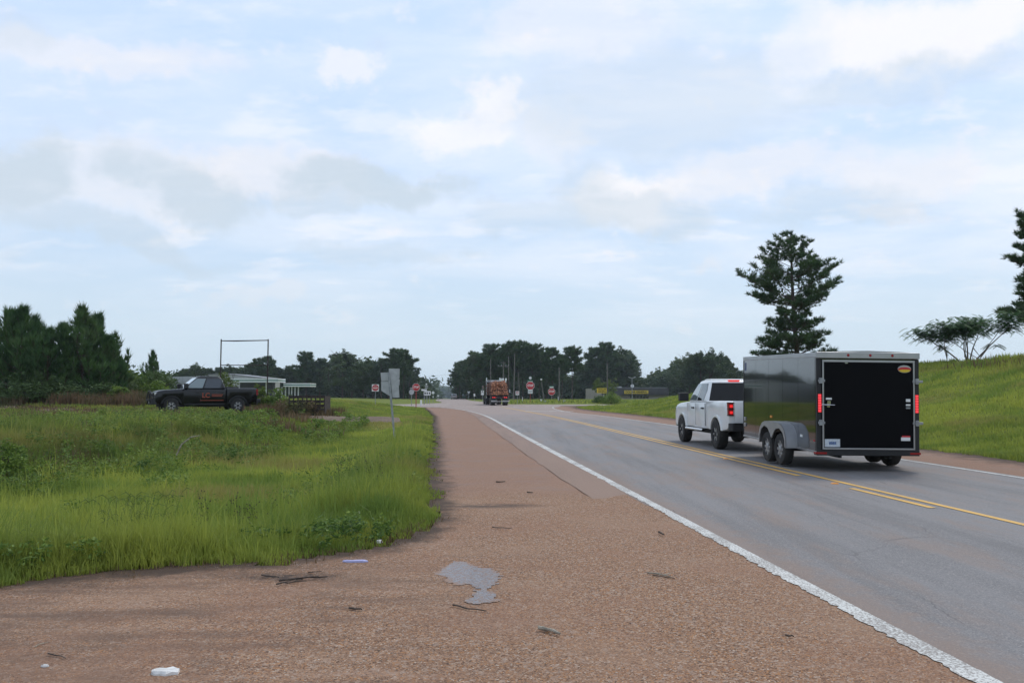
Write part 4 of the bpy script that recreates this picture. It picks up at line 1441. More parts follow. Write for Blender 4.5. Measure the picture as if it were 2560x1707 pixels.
# ---------------------------------------------------------------- shrubs
def shrub(name, u, Y, w, h, mat, lab, n=60, size=.09, per=26, dz=0):
    root = empty(name, (0, 0, 0))
    rd = np.random.default_rng(int(u))
    mb = MB()
    C = []
    for i in range(9):
        a = rd.uniform(0, 2 * PI); r = rd.uniform(.2, .9) * w / 2
        e = (math.cos(a) * r, math.sin(a) * r, h * rd.uniform(.6, .95))
        mb.tube([(0, 0, -.1), (e[0] * .4, e[1] * .4, e[2] * .5), e], [.03, .02, .008], 4)
    mb.build('stems', M['bark'], root)
    d = rd.normal(0, 1, (n, 3)); d /= np.linalg.norm(d, axis=1)[:, None]
    d[:, 2] = np.abs(d[:, 2])
    C = d * (w / 2, w / 2, h * .8) * rd.uniform(.5, 1, (n, 1)); C[:, 2] += h * .12
    V, T, tt = leaves(C, np.full(n, w * .12), per, size, .8)
    c = crown_obj('foliage', V, T, M[mat], root)
    put_attr(c.data, 'tint', tt)
    place(root, u, Y, dz=dz)
    return tag(root, lab, 'shrub')


SG = 'wild shrubs round the field'
shrub('shrub', 22, 18.6, 1.15, 1.15, 'weed', 'round leafy bush at the foot of the ditch bank, cut by the frame', 70, .045, 60)
for a in [(300, 62, 3.4, 2.6, 'wood_light', 'dark bush right of the young pine thicket'), (335, 64, 3.2, 2.9, 'weed', 'green bush left of the small lone pine'),
          (372, 66, 3.4, 2.6, 'wood_light', 'bush under the small lone pine'), (408, 64, 3.0, 2.7, 'wood_light', 'bush just left of the dark pickup hood'),
          (250, 57.5, 3.2, 1.7, 'wood_light', 'low dark bush in front of the right end of the thicket'), (200, 57, 3.6, 1.6, 'wood_light', 'low dark bush under the tallest young pine'),
          (60, 56, 4, 2.2, 'wood_light', 'dark bush under the left end of the thicket'), (130, 56.5, 3.8, 2.0, 'wood_light', 'dark bush under the middle of the thicket'),
          (298, 57, 1.8, 1.5, 'weed', 'bright leafy bush before the thicket edge'), (395, 60, 2.4, 1.7, 'weed', 'bright bush touching the front of the dark pickup'),
          (1528, 130, 3.8, 1.9, 'weed', 'green bush before the store front'), (1500, 133, 2.6, 1.2, 'wood_light', 'low bush at the foot of the yellow store sign')]:
    o = shrub('shrub', *a[:4], a[4], a[5], 90, .12, 26)
    o['group'] = SG
for u, Y, w, top, lab in [(567, 54, 1.7, 913, 'yellow green sapling against the grey metal building'), (655, 52, 1.5, 950, 'yellow green sapling by the right post of the sign frame'),
                          (700, 50, 2.0, 966, 'leafy green growth right of the sign frame'), (628, 55, 1.6, 968, 'low sapling behind the bed of the dark pickup')]:
    z0 = h1((u - 1280) / F * Y, Y)
    o = shrub('sapling', u, Y, w, 1.6 + (HZ - top) * Y / F - z0, 'lime_leaf' if 'yellow' in lab else 'weed', lab, 55, .10, 24)
    o['group'] = 'saplings behind the dark pickup'

# ================================================================ buildings
def pt(u, v, Y):
    p = at(u, v, Y=Y)
    return p.x, p.z


def metal_building():
    root = empty('metal_building', (0, 0, 0))
    Y = 232
    xl, zt1 = pt(441, 944, Y + 14)
    xr, _ = pt(655, 944, Y)
    xa, za = pt(548, 936, Y)
    zb = h1(xa, Y) - .5
    z_e = pt(655, 945, Y)[1]
    mb = MB()
    # gable front, side wall running back to the left
    xg = pt(545, 0, Y)[0]
    xap = pt(590, 0, Y)[0]; zap = pt(590, 935.5, Y)[1]
    mb.layers([(xg, zb), (xr, zb), (xr, z_e), (xap, zap), (xg, pt(545, 938, Y)[1])], [(Y, 0), (Y + 18, 0)])
    mb.build('wall', M['white_metal'], root)
    mb = MB()
    mb.layers([(xl, zb), (xg - .02, zb), (xg - .02, pt(545, 938, Y)[1] - .1), (xl, zt1)], [(Y + 4, 0), (Y + 16, 0)])
    mb.build('side_wall', M['alu'], root)
    mb = MB()
    mb.layers([(xg - .3, pt(545, 938, Y)[1]), (xap, zap), (xr + .3, z_e), (xr + .3, z_e + .22), (xap, zap + .25), (xg - .3, pt(545, 938, Y)[1] + .22)], [(Y - .3, 0), (Y + 18.3, 0)])
    mb.build('roof', M['roof_grey'], root)
    for i in range(9):
        mb = MB(); x = xl + (xg - xl) * (i + .5) / 9
        mb.box(x - .05, x + .05, Y + 3.93, Y + 4, zb, zt1 + (i * .1) - .2)
        mb.build('wall_rib', M['roof_grey'], root)
    tag(root, 'long low grey metal building with a shallow gable behind the dark pickup', 'building')


metal_building()


def canopy(u0, u1, vt, vb, Y, posts, lab, pv, depth=7, bend=0):
    root = empty('fuel_canopy', (0, 0, 0))
    x0, zt = pt(u0, vt, Y); x1, zb = pt(u1, vb, Y)
    h = zt - zb
    for nm, a, b, m, pr in (('upper_band', .64, 1, 'fascia_white', .0), ('green_band', .36, .64, 'fascia_green', .03), ('lower_band', 0, .36, 'fascia_white', .0)):
        mb = MB(); mb.box(x0 + pr, x1 - pr, Y + pr, Y + depth - pr, zb + h * a + .002, zb + h * b); mb.build(nm, M[m], root)
    for u in posts:
        x = pt(u, 0, Y + 2)[0]
        mb = MB(); mb.box(x - .14, x + .14, Y + 1.8, Y + 2.1, h1(x, Y) - .2, zb)
        mb.build('post', M['fascia_white'], root)
    tag(root, lab, 'canopy', 'white and green canopies of the filling station')
    return root


canopy(577, 696, 946, 955.5, 222, [590, 684], 'long white canopy with a green stripe in front of the metal building', 980)
c2 = canopy(708.5, 775, 957.6, 966.4, 226, [722.5, 731, 739.5, 746, 754, 762], 'small white canopy with a green stripe on slim posts right of the other', 983)
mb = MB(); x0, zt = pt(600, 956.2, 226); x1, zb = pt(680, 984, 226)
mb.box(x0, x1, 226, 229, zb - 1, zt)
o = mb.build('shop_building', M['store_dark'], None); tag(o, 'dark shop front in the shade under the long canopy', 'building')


def dollar_store():
    root = empty('store_building', (0, 0, 0))
    Y = 285
    zb = h1(60, Y) - .6
    xa, zt = pt(1464, 971.5, Y + 16)
    xb, zt2 = pt(1520, 969.3, Y)
    xc, zc = pt(1672, 969, Y)
    mb = MB()
    mb.add([(xa, Y + 16, zb), (xb, Y, zb), (xb, Y, zt2), (xa, Y + 16, zt)], [(0, 1, 2, 3)])
    mb.add([(xa, Y + 16, zb), (xa, Y + 16, zt), (xa + 3, Y + 24, zt), (xa + 3, Y + 24, zb)], [(0, 1, 2, 3)])
    mb.build('side_wall', M['store_beige'], root)
    zf = pt(0, 987.6, Y)[1]
    mb = MB(); mb.box(xb + .02, xc, Y, Y + 18, zf, zt2)
    mb.build('fascia', M['store_dark'], root)
    mb = MB(); mb.box(xb + .05, xc - .05, Y + 1.2, Y + 17.9, zb, zf - .01)
    mb.build('front_wall', M['store_beige'], root)
    x0 = pt(1567, 0, Y)[0]; x1 = pt(1613, 0, Y)[0]
    for i in range(6):
        a = x0 + (x1 - x0) * i / 6; b = x0 + (x1 - x0) * (i + 1) / 6 - .12
        mb = MB(); mb.box(a, b, Y + 1.1, Y + 1.25, zb + .9, zf - .1); mb.build('window', M['glass'], root)
    x0, z1 = pt(1561, 975.8, Y - .4); x1, z0 = pt(1621, 984, Y - .4)
    mb = MB(); mb.box(x0, x1, Y - .35, Y - .02, z0, z1); b = mb.build('name_board', M['dg_yellow'], root)
    text_mesh('lettering', 'DOLLAR GENERAL', .95, M['black_ink'], b, ((x0 + x1) / 2, Y - .40, (z0 + z1) / 2), width=(x1 - x0) * .9, bold=.03)
    mb = MB(); mb.box(xb + .3, xc - .3, Y + .3, Y + 17, zt2, zt2 + .12); mb.build('roof', M['roof_grey'], root)
    x, z = pt(1546, 968, Y + 5)
    mb = MB(); mb.box(x - 1, x + 1, Y + 4, Y + 6, zt2 + .1, zt2 + .5); mb.build('roof_unit', M['alu'], root)
    tag(root, 'low dark fronted discount store with a yellow name board and beige side wall', 'store')
    # satellite dish stands on the roof
    r = empty('satellite_dish', (pt(1571.8, 0, Y + 3)[0], Y + 3, zt2 + .1))
    mb = MB(); mb.tube([(0, 0, 0), (0, 0, .5)], .06, 6); mb.build('mast', M['steel'], r)
    mb = MB(); mb.lathe([(.02, .12), (.25, .09), (.45, .02), (.6, -.06), (.6, -.09), (.4, 0)], (0, 0, .62), 18, 'y'); mb.build('dish', M['white_sign'], r, smooth=True)
    tag(r, 'white satellite dish on the store roof', 'satellite dish')


dollar_store()
# store pylon sign
r = empty('store_sign', (0, 0, 0))
Y = 150
x0, z1 = pt(1492.4, 970, Y); x1, z0 = pt(1518.6, 982.3, Y)
mb = MB(); mb.box(x0, x1, Y, Y + .25, z0, z1); b = mb.build('sign_face', M['dg_yellow'], r)
xm = (x0 + x1) / 2; zm = (z0 + z1) / 2; hh = z1 - z0
text_mesh('lettering', 'DOLLAR', hh * .42, M['black_ink'], b, (xm, Y - .01, zm + hh * .22), width=(x1 - x0) * .72, bold=.012)
text_mesh('lettering', 'GENERAL', hh * .42, M['black_ink'], b, (xm, Y - .01, zm - hh * .22), width=(x1 - x0) * .78, bold=.012)
mb = MB(); mb.tube([(xm, Y + .12, h1(xm, Y) - .2), (xm, Y + .12, z0)], .09, 8); mb.build('post', M['black_plastic'], r)
tag(r, 'yellow store name sign on a black post left of the store', 'sign')

# ================================================================ poles and wires
def utility_pole(u, Y, vt, lab, lean=0.0, arm=False, cans=False, r=.14, name='utility_pole', mat='wood_pole'):
    x, zt = pt(u, vt, Y)
    zb = h1(x, Y)
    root = empty(name, (x, Y, zb))
    H = zt - zb
    mb = MB(); mb.tube([(lean, 0, -.5), (lean * .5, 0, H / 2), (0, 0, H)], [r, r * .85, r * .7], 8)
    mb.build('pole', M[mat], root, smooth=True)
    if arm:
        mb = MB(); mb.box(-1.2, 1.2, -.06, .06, H - .95, H - .80); mb.build('crossarm', M['wood_pole'], root)
        mb = MB(); mb.box(-.6, .6, -.06, .06, H - .2, H - .08); mb.build('crossarm', M['wood_pole'], root)
        for xx in (-1.1, -.4, .5, 1.1):
            mb = MB(); mb.lathe([(.02, 0), (.06, .02), (.04, .07), (.06, .1), (.03, .2)], (xx, 0, H - .8), 8, 'z'); mb.build('insulator', M['alu'], root)
    if cans:
        for xx in (-.52, -.1, .52):
            mb = MB(); mb.lathe([(.16, 0), (.19, .05), (.19, .72), (.15, .8), (.04, .9)], (xx, -.3, H - 4.3), 12, 'z'); mb.build('transformer', M['white_sign'], root, smooth=True)
    return tag(root, lab, 'pole', 'utility poles round the junction')


utility_pole(1226.5, 178, 897, 'utility pole rising just behind the log load', r=.12)
utility_pole(1258.6, 175, 905, 'utility pole with a crossarm and three pale transformers', arm=True, cans=True)
utility_pole(1271.5, 205, 890, 'plain wooden pole right of the transformer pole')
utility_pole(1287, 190, 884, 'tall wooden pole left of the thin leaning one', lean=-.3)
utility_pole(1295.5, 165, 928, 'thin pale leaning pole left of the tall stop sign', lean=.35, r=.09)
utility_pole(1398, 150, 919, 'bare utility pole right of the far stop sign', r=.16)
utility_pole(1518, 150, 908, 'utility pole beside the yellow store sign', r=.15)


def wire(name, A, B, sag, lab):
    A = Vector(A); B = Vector(B)
    mb = MB(); pts = []
    for i in range(25):
        t = i / 24; p = A.lerp(B, t); p.z -= sag * 4 * t * (1 - t); pts.append(p)
    mb.tube(pts, .012, 4)
    return tag(mb.build(name, M['black_plastic']), lab, 'wire', 'overhead wires')


def xyz(u, v, Y):
    a = pt(u, v, Y); return (a[0], Y, a[1])


wire('overhead_wire', xyz(850, 948, 190), xyz(1258, 911, 175), 1.2, 'overhead wire crossing the road gap to the transformer pole')
for i, (v0, v1) in enumerate([(909, 921), (914, 925)]):
    wire('overhead_wire', xyz(1258.6, v0, 175), xyz(1398, v1, 150), 1.2, 'overhead wire from the transformer pole to the bare pole, ' + ('upper' if i == 0 else 'lower'))
    wire('overhead_wire', xyz(1398, v1, 150), xyz(1518, 912 + 5 * i, 150), 1.0, 'overhead wire from the bare pole to the store pole, ' + ('upper' if i == 0 else 'lower'))
    wire('overhead_wire', xyz(1518, 912 + 5 * i, 150), xyz(1960, 925 + 8 * i, 130), 2.0, 'overhead wire running from the store pole behind the trailer, ' + ('upper' if i == 0 else 'lower'))

# parking lot lamp with two heads
x, zt = pt(1580, 943.5, 215)
r = empty('lamp_post', (x, 215, h1(x, 215)))
H = zt - h1(x, 215)
mb = MB(); mb.tube([(0, 0, -.2), (0, 0, H)], .09, 8); mb.tube([(-.6, 0, H - .1), (.6, 0, H - .1)], .05, 6); mb.build('pole', M['steel'], r)
for s in (-1, 1):
    mb = MB(); mb.layers([(s * .35, -.05), (s * .95, .12), (s * .95, .28), (s * .35, .12)], [(-.2, 0), (.2, 0)])
    mb.build('lamp_head', M['alu'], r, loc=(0, 0, H - .1))
tag(r, 'tall lamp post with two lamp heads in front of the store', 'lamp post')
x, zt = pt(1353, 950, 155)
r = empty('lamp_post', (x, 155, h1(x, 155)))
H = zt - h1(x, 155)
mb = MB(); mb.tube([(.5, 0, -.2), (.35, 0, H * .35), (.1, 0, H * .8), (0, 0, H)], [.11, .1, .08, .06], 8); mb.build('pole', M['wood_pole'], r)
mb = MB(); mb.lathe([(.05, 0), (.16, .06), (.2, .2), (.1, .3)], (0, 0, H - .05), 12, 'z'); mb.build('lamp_head', M['white_sign'], r, smooth=True)
tag(r, 'leaning pole with a small pale lamp right of the tall stop sign', 'lamp post')

# ================================================================ signs
def octagon(w):
    return [(w / 2 * math.cos(PI / 8 + k * PI / 4) / math.cos(PI / 8), w / 2 * math.sin(PI / 8 + k * PI / 4) / math.cos(PI / 8)) for k in range(8)]


def rrect(w, h, r, n=4):
    out = []
    for cx, cy, a0 in ((w / 2 - r, h / 2 - r, 0), (-w / 2 + r, h / 2 - r, PI / 2), (-w / 2 + r, -h / 2 + r, PI), (w / 2 - r, -h / 2 + r, 1.5 * PI)):
        for k in range(n + 1):
            a = a0 + PI / 2 * k / n
            out.append((cx + r * math.cos(a), cy + r * math.sin(a)))
    return out


def plate(name, poly, mat, parent, x, z, y=0.0, th=.012):
    mb = MB(); mb.layers([(a + x, b + z) for a, b in poly], [(y, 0), (y + th, 0)])
    return mb.build(name, mat, parent)


def stop_sign(u, v, wpx, Y, vb, post_mat, lab, extra=None, plates=(), facing=0.0):
    x, zc = pt(u, v, Y)
    zb = h1(x, Y)
    r = empty('stop_sign', (x, Y, zb), rz=facing)
    w = wpx / F * Y
    zc -= zb
    mb = MB(); mb.box(-.04, .04, .02, .07, -.3, zc + (extra or w * .45)); mb.build('post', M[post_mat], r)
    b = plate('border', octagon(w), M['white_sign'], r, 0, zc, -.004)
    f = plate('sign_face', octagon(w * .93), M['red_sign'], r, 0, zc, -.008, .004)
    text_mesh('lettering', 'STOP', w * .40, M['white_sign'], f, (0, -.011, zc), width=w * .72, bold=w * .012)
    for (du, dv, pw, ph, m, txt) in plates:
        s = Y / F
        p = plate('plate', rrect(pw * s, ph * s, .03), M[m], r, du * s, zc - dv * s, -.002)
        if txt: text_mesh('lettering', txt, ph * s * .6, M['black_ink'] if m == 'white_sign' else M['white_sign'], p, (du * s, -.006, zc - dv * s), width=pw * s * .72)
    return tag(r, lab, 'stop sign')


stop_sign(1325.8, 963.9, 20.2, 136, 1004, 'red_post', 'red stop sign on a red post, with a route shield above it', extra=1.35,
          plates=[(0, 14.6, 11.6, 10, 'white_sign', 'EAST'), (-1, -12.6, 13.5, 3.2, 'green_sign', None), (-.5, -10.9, 13.5, 1.3, 'white_sign', None)])
x, z = pt(1325.8, 944.6, 136)
st = [o for o in bpy.data.objects if o.name.startswith('stop_sign')][0]
plate('route_shield', [(.24 * math.cos(a * PI / 5), .24 * math.sin(a * PI / 5)) for a in range(10)], M['white_sign'], st, 0, z - h1(x, 136), -.004)
stop_sign(1379, 978.8, 17.4, 172, 1000, 'steel', 'smaller red stop sign farther right on a grey post', extra=1.0, plates=[(0, -11.2, 10, 2.6, 'white_sign', None), (0, -13.5, 10, 1.8, 'green_sign', None)])
stop_sign(1040.3, 967.8, 18.6, 92, 1007, 'red_post', 'red stop sign on a red post left of the road gap')

# no-entry sign
x, zc = pt(938.4, 969.2, 90)
zb = h1(x, 90)
r = empty('no_entry_sign', (x, 90, zb)); zc -= zb; w = 17.6 / F * 90
mb = MB(); mb.box(-.03, .03, .02, .07, -.3, zc + .3); mb.build('post', M['steel'], r)
plate('sign_plate', rrect(w, w, .05), M['white_sign'], r, 0, zc, -.004)
f = plate('red_disc', [(w * .45 * math.cos(k * PI / 12), w * .45 * math.sin(k * PI / 12)) for k in range(24)], M['red_sign'], r, 0, zc, -.008, .004)
plate('white_bar', [(-w * .36, -.045), (w * .36, -.045), (w * .36, .045), (-w * .36, .045)], M['white_sign'], r, 0, zc, -.011, .003)
text_mesh('lettering', 'DO NOT', w * .15, M['white_sign'], f, (0, -.011, zc + w * .24), width=w * .5)
text_mesh('lettering', 'ENTER', w * .15, M['white_sign'], f, (0, -.011, zc - w * .24), width=w * .46)
tag(r, 'square white do not enter sign with a red disc and white bar', 'sign')

# blank backs of signs on a leaning post
Y = 30
x, zb = pt(986, 1087, Y)
zb = h1(x, Y) - .1
r = empty('leaning_road_sign', (x, Y, zb))
def q(u, v): a = pt(u, v, Y); return (a[0] - x, a[1] - zb)
mb = MB()
bt = q(985.9, 1087); tp = q(971.5, 931.5)
low = (bt[0] + (bt[0] - tp[0]) * (bt[1] + .3) / (tp[1] - bt[1]), -.3)
dx = .036
mb.layers([(low[0] - dx, low[1]), (low[0] + dx, low[1]), (tp[0] + dx, tp[1]), (tp[0] - dx, tp[1])], [(-.03, 0), (.02, 0)])
mb.build('post', M['steel'], r, bevel=.004)
for nm, P in (('tall_panel', [(999, 921.3), (998.5, 945), (995, 946), (999, 948), (998.4, 961), (996.6, 965), (998.6, 993.6), (981, 993.8), (977.5, 960), (971.8, 932), (971.5, 921)]),
              ('upper_panel', [(951, 931.2), (971, 930.2), (973, 951.8), (953.2, 952.8)]), ('lower_panel', [(952.4, 954), (973, 952.9), (977.5, 991), (966, 985), (953, 976.5)])):
    mb = MB(); off = {'tall_panel': .024, 'upper_panel': .03, 'lower_panel': .034}[nm]
    mb.layers([q(*p) for p in P], [(off, 0), (off + .004, 0)])
    mb.build(nm, M['sign_back'], r)
for v in (945, 970):
    a = q(974, v); mb = MB(); mb.box(a[0] - .02, a[0] + .02, -.036, -.03, a[1] - .02, a[1] + .02); mb.build('bolt', M['steel'], r)
tag(r, 'blank grey backs of three sign panels on a leaning steel post', 'sign')

# cluster of signs left of the road gap
def simple_sign(name, u, v, wpx, hpx, Y, lab, shape='rect', mat='white_sign', posts=(0,), vb=None, text=None, textmat='black_ink', cat='sign', grp='small signs round the junction', postmat='steel'):
    x, zc = pt(u, v, Y); zb = h1(x, Y)
    r = empty(name, (x, Y, zb)); zc -= zb; s = Y / F
    w, h = wpx * s, hpx * s
    for du in posts:
        mb = MB(); mb.box(du * s - .035, du * s + .035, .02, .07, -.3, zc + h * .4); mb.build('post', M[postmat], r)
    P = {'rect': rrect(w, h, min(w, h) * .12), 'oct': octagon(w), 'dia': [(0, -h / 2), (w / 2, 0), (0, h / 2), (-w / 2, 0)], 'tri': [(0, -h / 2), (w / 2, h / 2), (-w / 2, h / 2)],
         'round': [(w / 2 * math.cos(k * PI / 8), h / 2 * math.sin(k * PI / 8)) for k in range(16)]}[shape]
    f = plate('sign_plate', P, M[mat], r, 0, zc, -.004)
    if text: text_mesh('lettering', text, h * .5, M[textmat], f, (0, -.008, zc), width=w * .7)
    return tag(r, lab, cat, grp), s, zc


r, s, zc = simple_sign('octagon_sign', 1029, 980, 12.6, 12.6, 112, 'grey back of an octagonal sign half behind the left stop sign', 'oct', 'sign_back')
plate('name_plate', rrect(.45, .12, .02), M['alu'], r, -.02, zc + 9.5 * s, 0)
r, s, zc = simple_sign('route_sign', 1068, 982.6, 17.5, 10.4, 128, 'wide white route sign on three posts left of the road gap', posts=(-7, 0, 6))
for du in (-5, 0, 5.4): plate('route_number', rrect(.2, .3, .03), M['black_ink'], r, du * s, zc, -.008, .003)
r, s, zc = simple_sign('route_sign', 1060.2, 974.8, 13.5, 4.2, 126, 'small white plate above the wide route sign', posts=())
mb = MB(); mb.box(-.03, .03, .02, .07, -.3, zc); mb.build('post', M['steel'], r)
r, s, zc = simple_sign('route_sign', 1066, 960, 4.2, 3.6, 150, 'small round shield high on a pole above the white route sign', 'round')
for dz in (4.8, 9): plate('name_plate', rrect(8 * s, 2.2 * s, .03), M['alu'], r, 0, zc - dz * s, -.002)
r, s, zc = simple_sign('warning_sign', 1082.8, 981.3, 8.2, 8.2, 150, 'pale diamond sign at the left edge of the road gap', 'dia')
plate('name_plate', rrect(3 * s, 3.4 * s, .03), M['white_sign'], r, 0, zc - 10.5 * s, -.002)
simple_sign('route_sign', 1095.5, 989, 5, 2.6, 190, 'tiny white sign low beside the far road')
simple_sign('yield_sign', 1172, 981.6, 8, 7.4, 190, 'grey back of a triangular give way sign left of the log truck', 'tri', 'sign_back')
simple_sign('speed_sign', 1186, 987.2, 4.2, 6.4, 190, 'small white upright sign far up the road', 'rect')
r, s, zc = simple_sign('route_sign', 1206, 979, 7.2, 6.6, 160, 'white route sign with a plate below, just left of the log truck')
plate('route_number', rrect(3.6 * s, 1.6 * s, .03), M['black_ink'], r, 0, zc + 1.4 * s, -.008, .003); plate('route_number', rrect(3.6 * s, 1.2 * s, .03), M['black_ink'], r, 0, zc - 1.2 * s, -.008, .003)
plate('name_plate', rrect(7.2 * s, 4.2 * s, .03), M['white_sign'], r, 0, zc - 6 * s, -.002)
r, s, zc = simple_sign('turn_sign', 1293.3, 982.4, 9, 10.2, 132, 'white no turn sign with a red ring right of the log truck')
f = plate('red_ring', [(2.9 * s * math.cos(k * PI / 8), 3.1 * s * math.sin(k * PI / 8)) for k in range(16)], M['red_sign'], r, 0, zc + .9 * s, -.008, .003)
plate('white_centre', [(1.6 * s * math.cos(k * PI / 8), 1.9 * s * math.sin(k * PI / 8)) for k in range(16)], M['white_sign'], r, 0, zc + .9 * s, -.012, .003)


def marker(name, u, v, wpx, hpx, Y, lab, mat='white_sign', cat='marker post'):
    x, zt = pt(u, v, Y); zb = h1(x, Y); s = Y / F
    mb = MB(); w = wpx * s
    mb.box(-w / 2, w / 2, -w / 3, w / 3, -.2, zt - zb); mb.box(-w * .6, w * .6, -w * .4, w * .4, zt - zb, zt - zb + hpx * s * .15)
    o = mb.build(name, M[mat], loc=(x, Y, zb), bevel=.01)
    return tag(o, lab, cat, 'small utility posts on the island')


marker('utility_marker', 1352.8, 998.5, 4.0, 6, 140, 'white stubby utility post right of the tall stop sign')
marker('utility_marker', 1363, 1001.5, 5.5, 5, 138, 'low pale box beside the stubby white post', 'alu')
marker('utility_marker', 1395.8, 992, 2.2, 6, 160, 'thin white post left of the bare utility pole')
marker('utility_marker', 1399.6, 993, 1.2, 6, 158, 'narrow white strip at the foot of the bare utility pole')
marker('utility_marker', 1410.5, 1000.5, 6, 5, 138, 'low grey box by the grassy corner', 'alu')
marker('utility_marker', 1306, 993, 1.4, 6, 150, 'thin white stake left of the tall stop sign')
marker('utility_marker', 1053, 1000, 4.5, 2, 115, 'low white block at the foot of the route signs')

# empty sign frame behind the dark pickup
Y = 52
x0, zt = pt(553, 851, Y); x1, _ = pt(670.5, 851, Y)
zb = h1(x0, Y)
r = empty('empty_billboard', (x0, Y, zb)); L = x1 - x0; H = zt - zb; zm = pt(0, 912.6, Y)[1] - zb
for xx in (0, L):
    mb = MB(); mb.tube([(xx, 0, -.4), (xx, 0, H + .08)], .04, 8); mb.build('post', M['rust'], r, smooth=True)
mb = MB(); mb.tube([(0, 0, H - .02), (L * .3, 0, H - .03), (L, 0, H + .01)], [.03, .038, .028], 8); mb.build('top_rail', M['rust'], r)
mb = MB(); mb.tube([(0, 0, zm), (L, 0, zm - .01)], .026, 8); mb.build('lower_rail', M['rust'], r)
tag(r, 'empty rusty rectangular sign frame standing behind the dark pickup', 'sign frame')

# old slatted farm cart grown over with weeds
x0, zt = pt(732, 990, 47.5); x1, _ = pt(819, 982, 47.5)
zb = h1((x0 + x1) / 2, 47.5)
r = empty('farm_cart', ((x0 + x1) / 2, 47.5, zb)); L = (x1 - x0) / 2
H = zt - zb
for z in (H - .12, H - .38, H - .62):
    for yy in (-.7, .7):
        mb = MB(); mb.box(-L, L, yy - .03, yy + .03, z, z + .15); mb.build('side_board', M['rust'], r)
for i in range(9):
    xx = -L + 2 * L * i / 8
    mb = MB(); mb.box(xx - .035, xx + .035, -.79, -.735, .15, H + random.uniform(-.05, .12)); mb.build('upright', M['rust'], r)
mb = MB(); mb.box(-L, L, -.7, .7, H - .8, H - .72); mb.build('bed', M['rust'], r)
mb = MB(); mb.box(L - .04, L + .02, -.7, .7, .2, H); mb.build('end_board', M['rust'], r)
for yy in (-.6, .6):
    mb = MB(); mb.lathe([(.1, -.06), (.33, -.07), (.36, -.02), (.36, .05), (.33, .08), (.1, .06)], (L * .3, yy, .33), 18); mb.build('wheel', M['tyre'], r, smooth=True)
tag(r, 'low brown slatted farm cart overgrown with dead weeds beside the ditch crossing', 'cart')
C = []
for i in range(230): C.append((r.location.x + random.uniform(-L - .8, L * .5), 46.6 + random.uniform(-.5, 1.2), zb + random.uniform(.1, 1.0)))
stuff('cart_weeds', [leaves(np.array(C), np.full(len(C), .28), 26, .055)], M['dry'], 'dead brown vines and weeds tangled over the farm cart', 'weeds')

# ================================================================ vehicles
def wheel(parent, x, y, side, r=.41, w=.27, rim_r=.25, rim='rim', spokes=6, z=None, hub='black_plastic'):
    """tyre with a rim as its sub-part; side = +1 outer face towards +y"""
    z = r if z is None else z
    mb = MB()
    mb.lathe([(rim_r, -w * .46), (r * .8, -w * .5), (r * .95, -w * .44), (r, -w * .28), (r, w * .28), (r * .95, w * .44), (r * .8, w * .5), (rim_r, w * .46)], (0, 0, 0), 32, cap=False)
    t = mb.build('wheel', M['tyre'], parent, smooth=True, loc=(x, y, z))
    mb = MB(); s = side
    mb.lathe([(rim_r, -s * w * .46), (rim_r * 1.0, s * w * .44), (rim_r * .9, s * w * .44), (rim_r * .86, s * w * .2), (.02, s * w * .18)], (0, 0, 0), 28)
    mb.build('rim', M['dark_rim'], t, smooth=True)
    for k in range(spokes):
        a = 2 * PI * k / spokes
        ca, sa = math.cos(a), math.sin(a)
        def P(rr, tt, yy): return (rr * ca - tt * sa, yy, rr * sa + tt * ca)
        o_, i_ = s * w * .40, s * w * .24
        mb = MB()
        mb.add([P(.04, -.035, o_), P(rim_r * .93, -.026, o_), P(rim_r * .93, .026, o_), P(.04, .035, o_), P(.04, -.035, i_), P(rim_r * .93, -.026, i_), P(rim_r * .93, .026, i_), P(.04, .035, i_)],
               [(0, 1, 2, 3), (4, 7, 6, 5), (0, 4, 5, 1), (1, 5, 6, 2), (2, 6, 7, 3), (3, 7, 4, 0)])
        mb.build('spoke', M[rim], t)
    mb = MB(); mb.lathe([(.07, s * w * .2), (.07, s * w * .44), (.05, s * w * .47), (.001, s * w * .47)], (0, 0, 0), 14); mb.build('hub_cap', M[hub], t, smooth=True)
    return t


def arch(cx, r, z0, n=14):
    """points over a wheel arch from the rear foot to the front foot"""
    a0 = math.asin(max(-1, min(1, (z0 - .41) / r)))
    return [(cx + r * math.cos(PI - a0 - (PI - 2 * a0) * k / n), .41 + r * math.sin(PI - a0 - (PI - 2 * a0) * k / n)) for k in range(n + 1)]


def face_patch(q, u0, u1, v0, v1, off, th=.01):
    """slab lying on the quad q (4 corners: u0v0, u1v0, u1v1, u0v1), pushed out by off"""
    q = [Vector(p) for p in q]
    n = (q[1] - q[0]).cross(q[3] - q[0]).normalized()

    def B(u, v): return q[0] * (1 - u) * (1 - v) + q[1] * u * (1 - v) + q[2] * u * v + q[3] * (1 - u) * v
    def pair(c): return [c + n * off, c - n * th]
    return B, n


def slab(pts, n, off, th=.02):
    k = len(pts)
    vs = [p + n * off for p in pts] + [p - n * th for p in pts]
    fs = [tuple(range(k)), tuple(range(2 * k - 1, k - 1, -1))] + [(i, i + k, (i + 1) % k + k, (i + 1) % k) for i in range(k)]
    return vs, fs


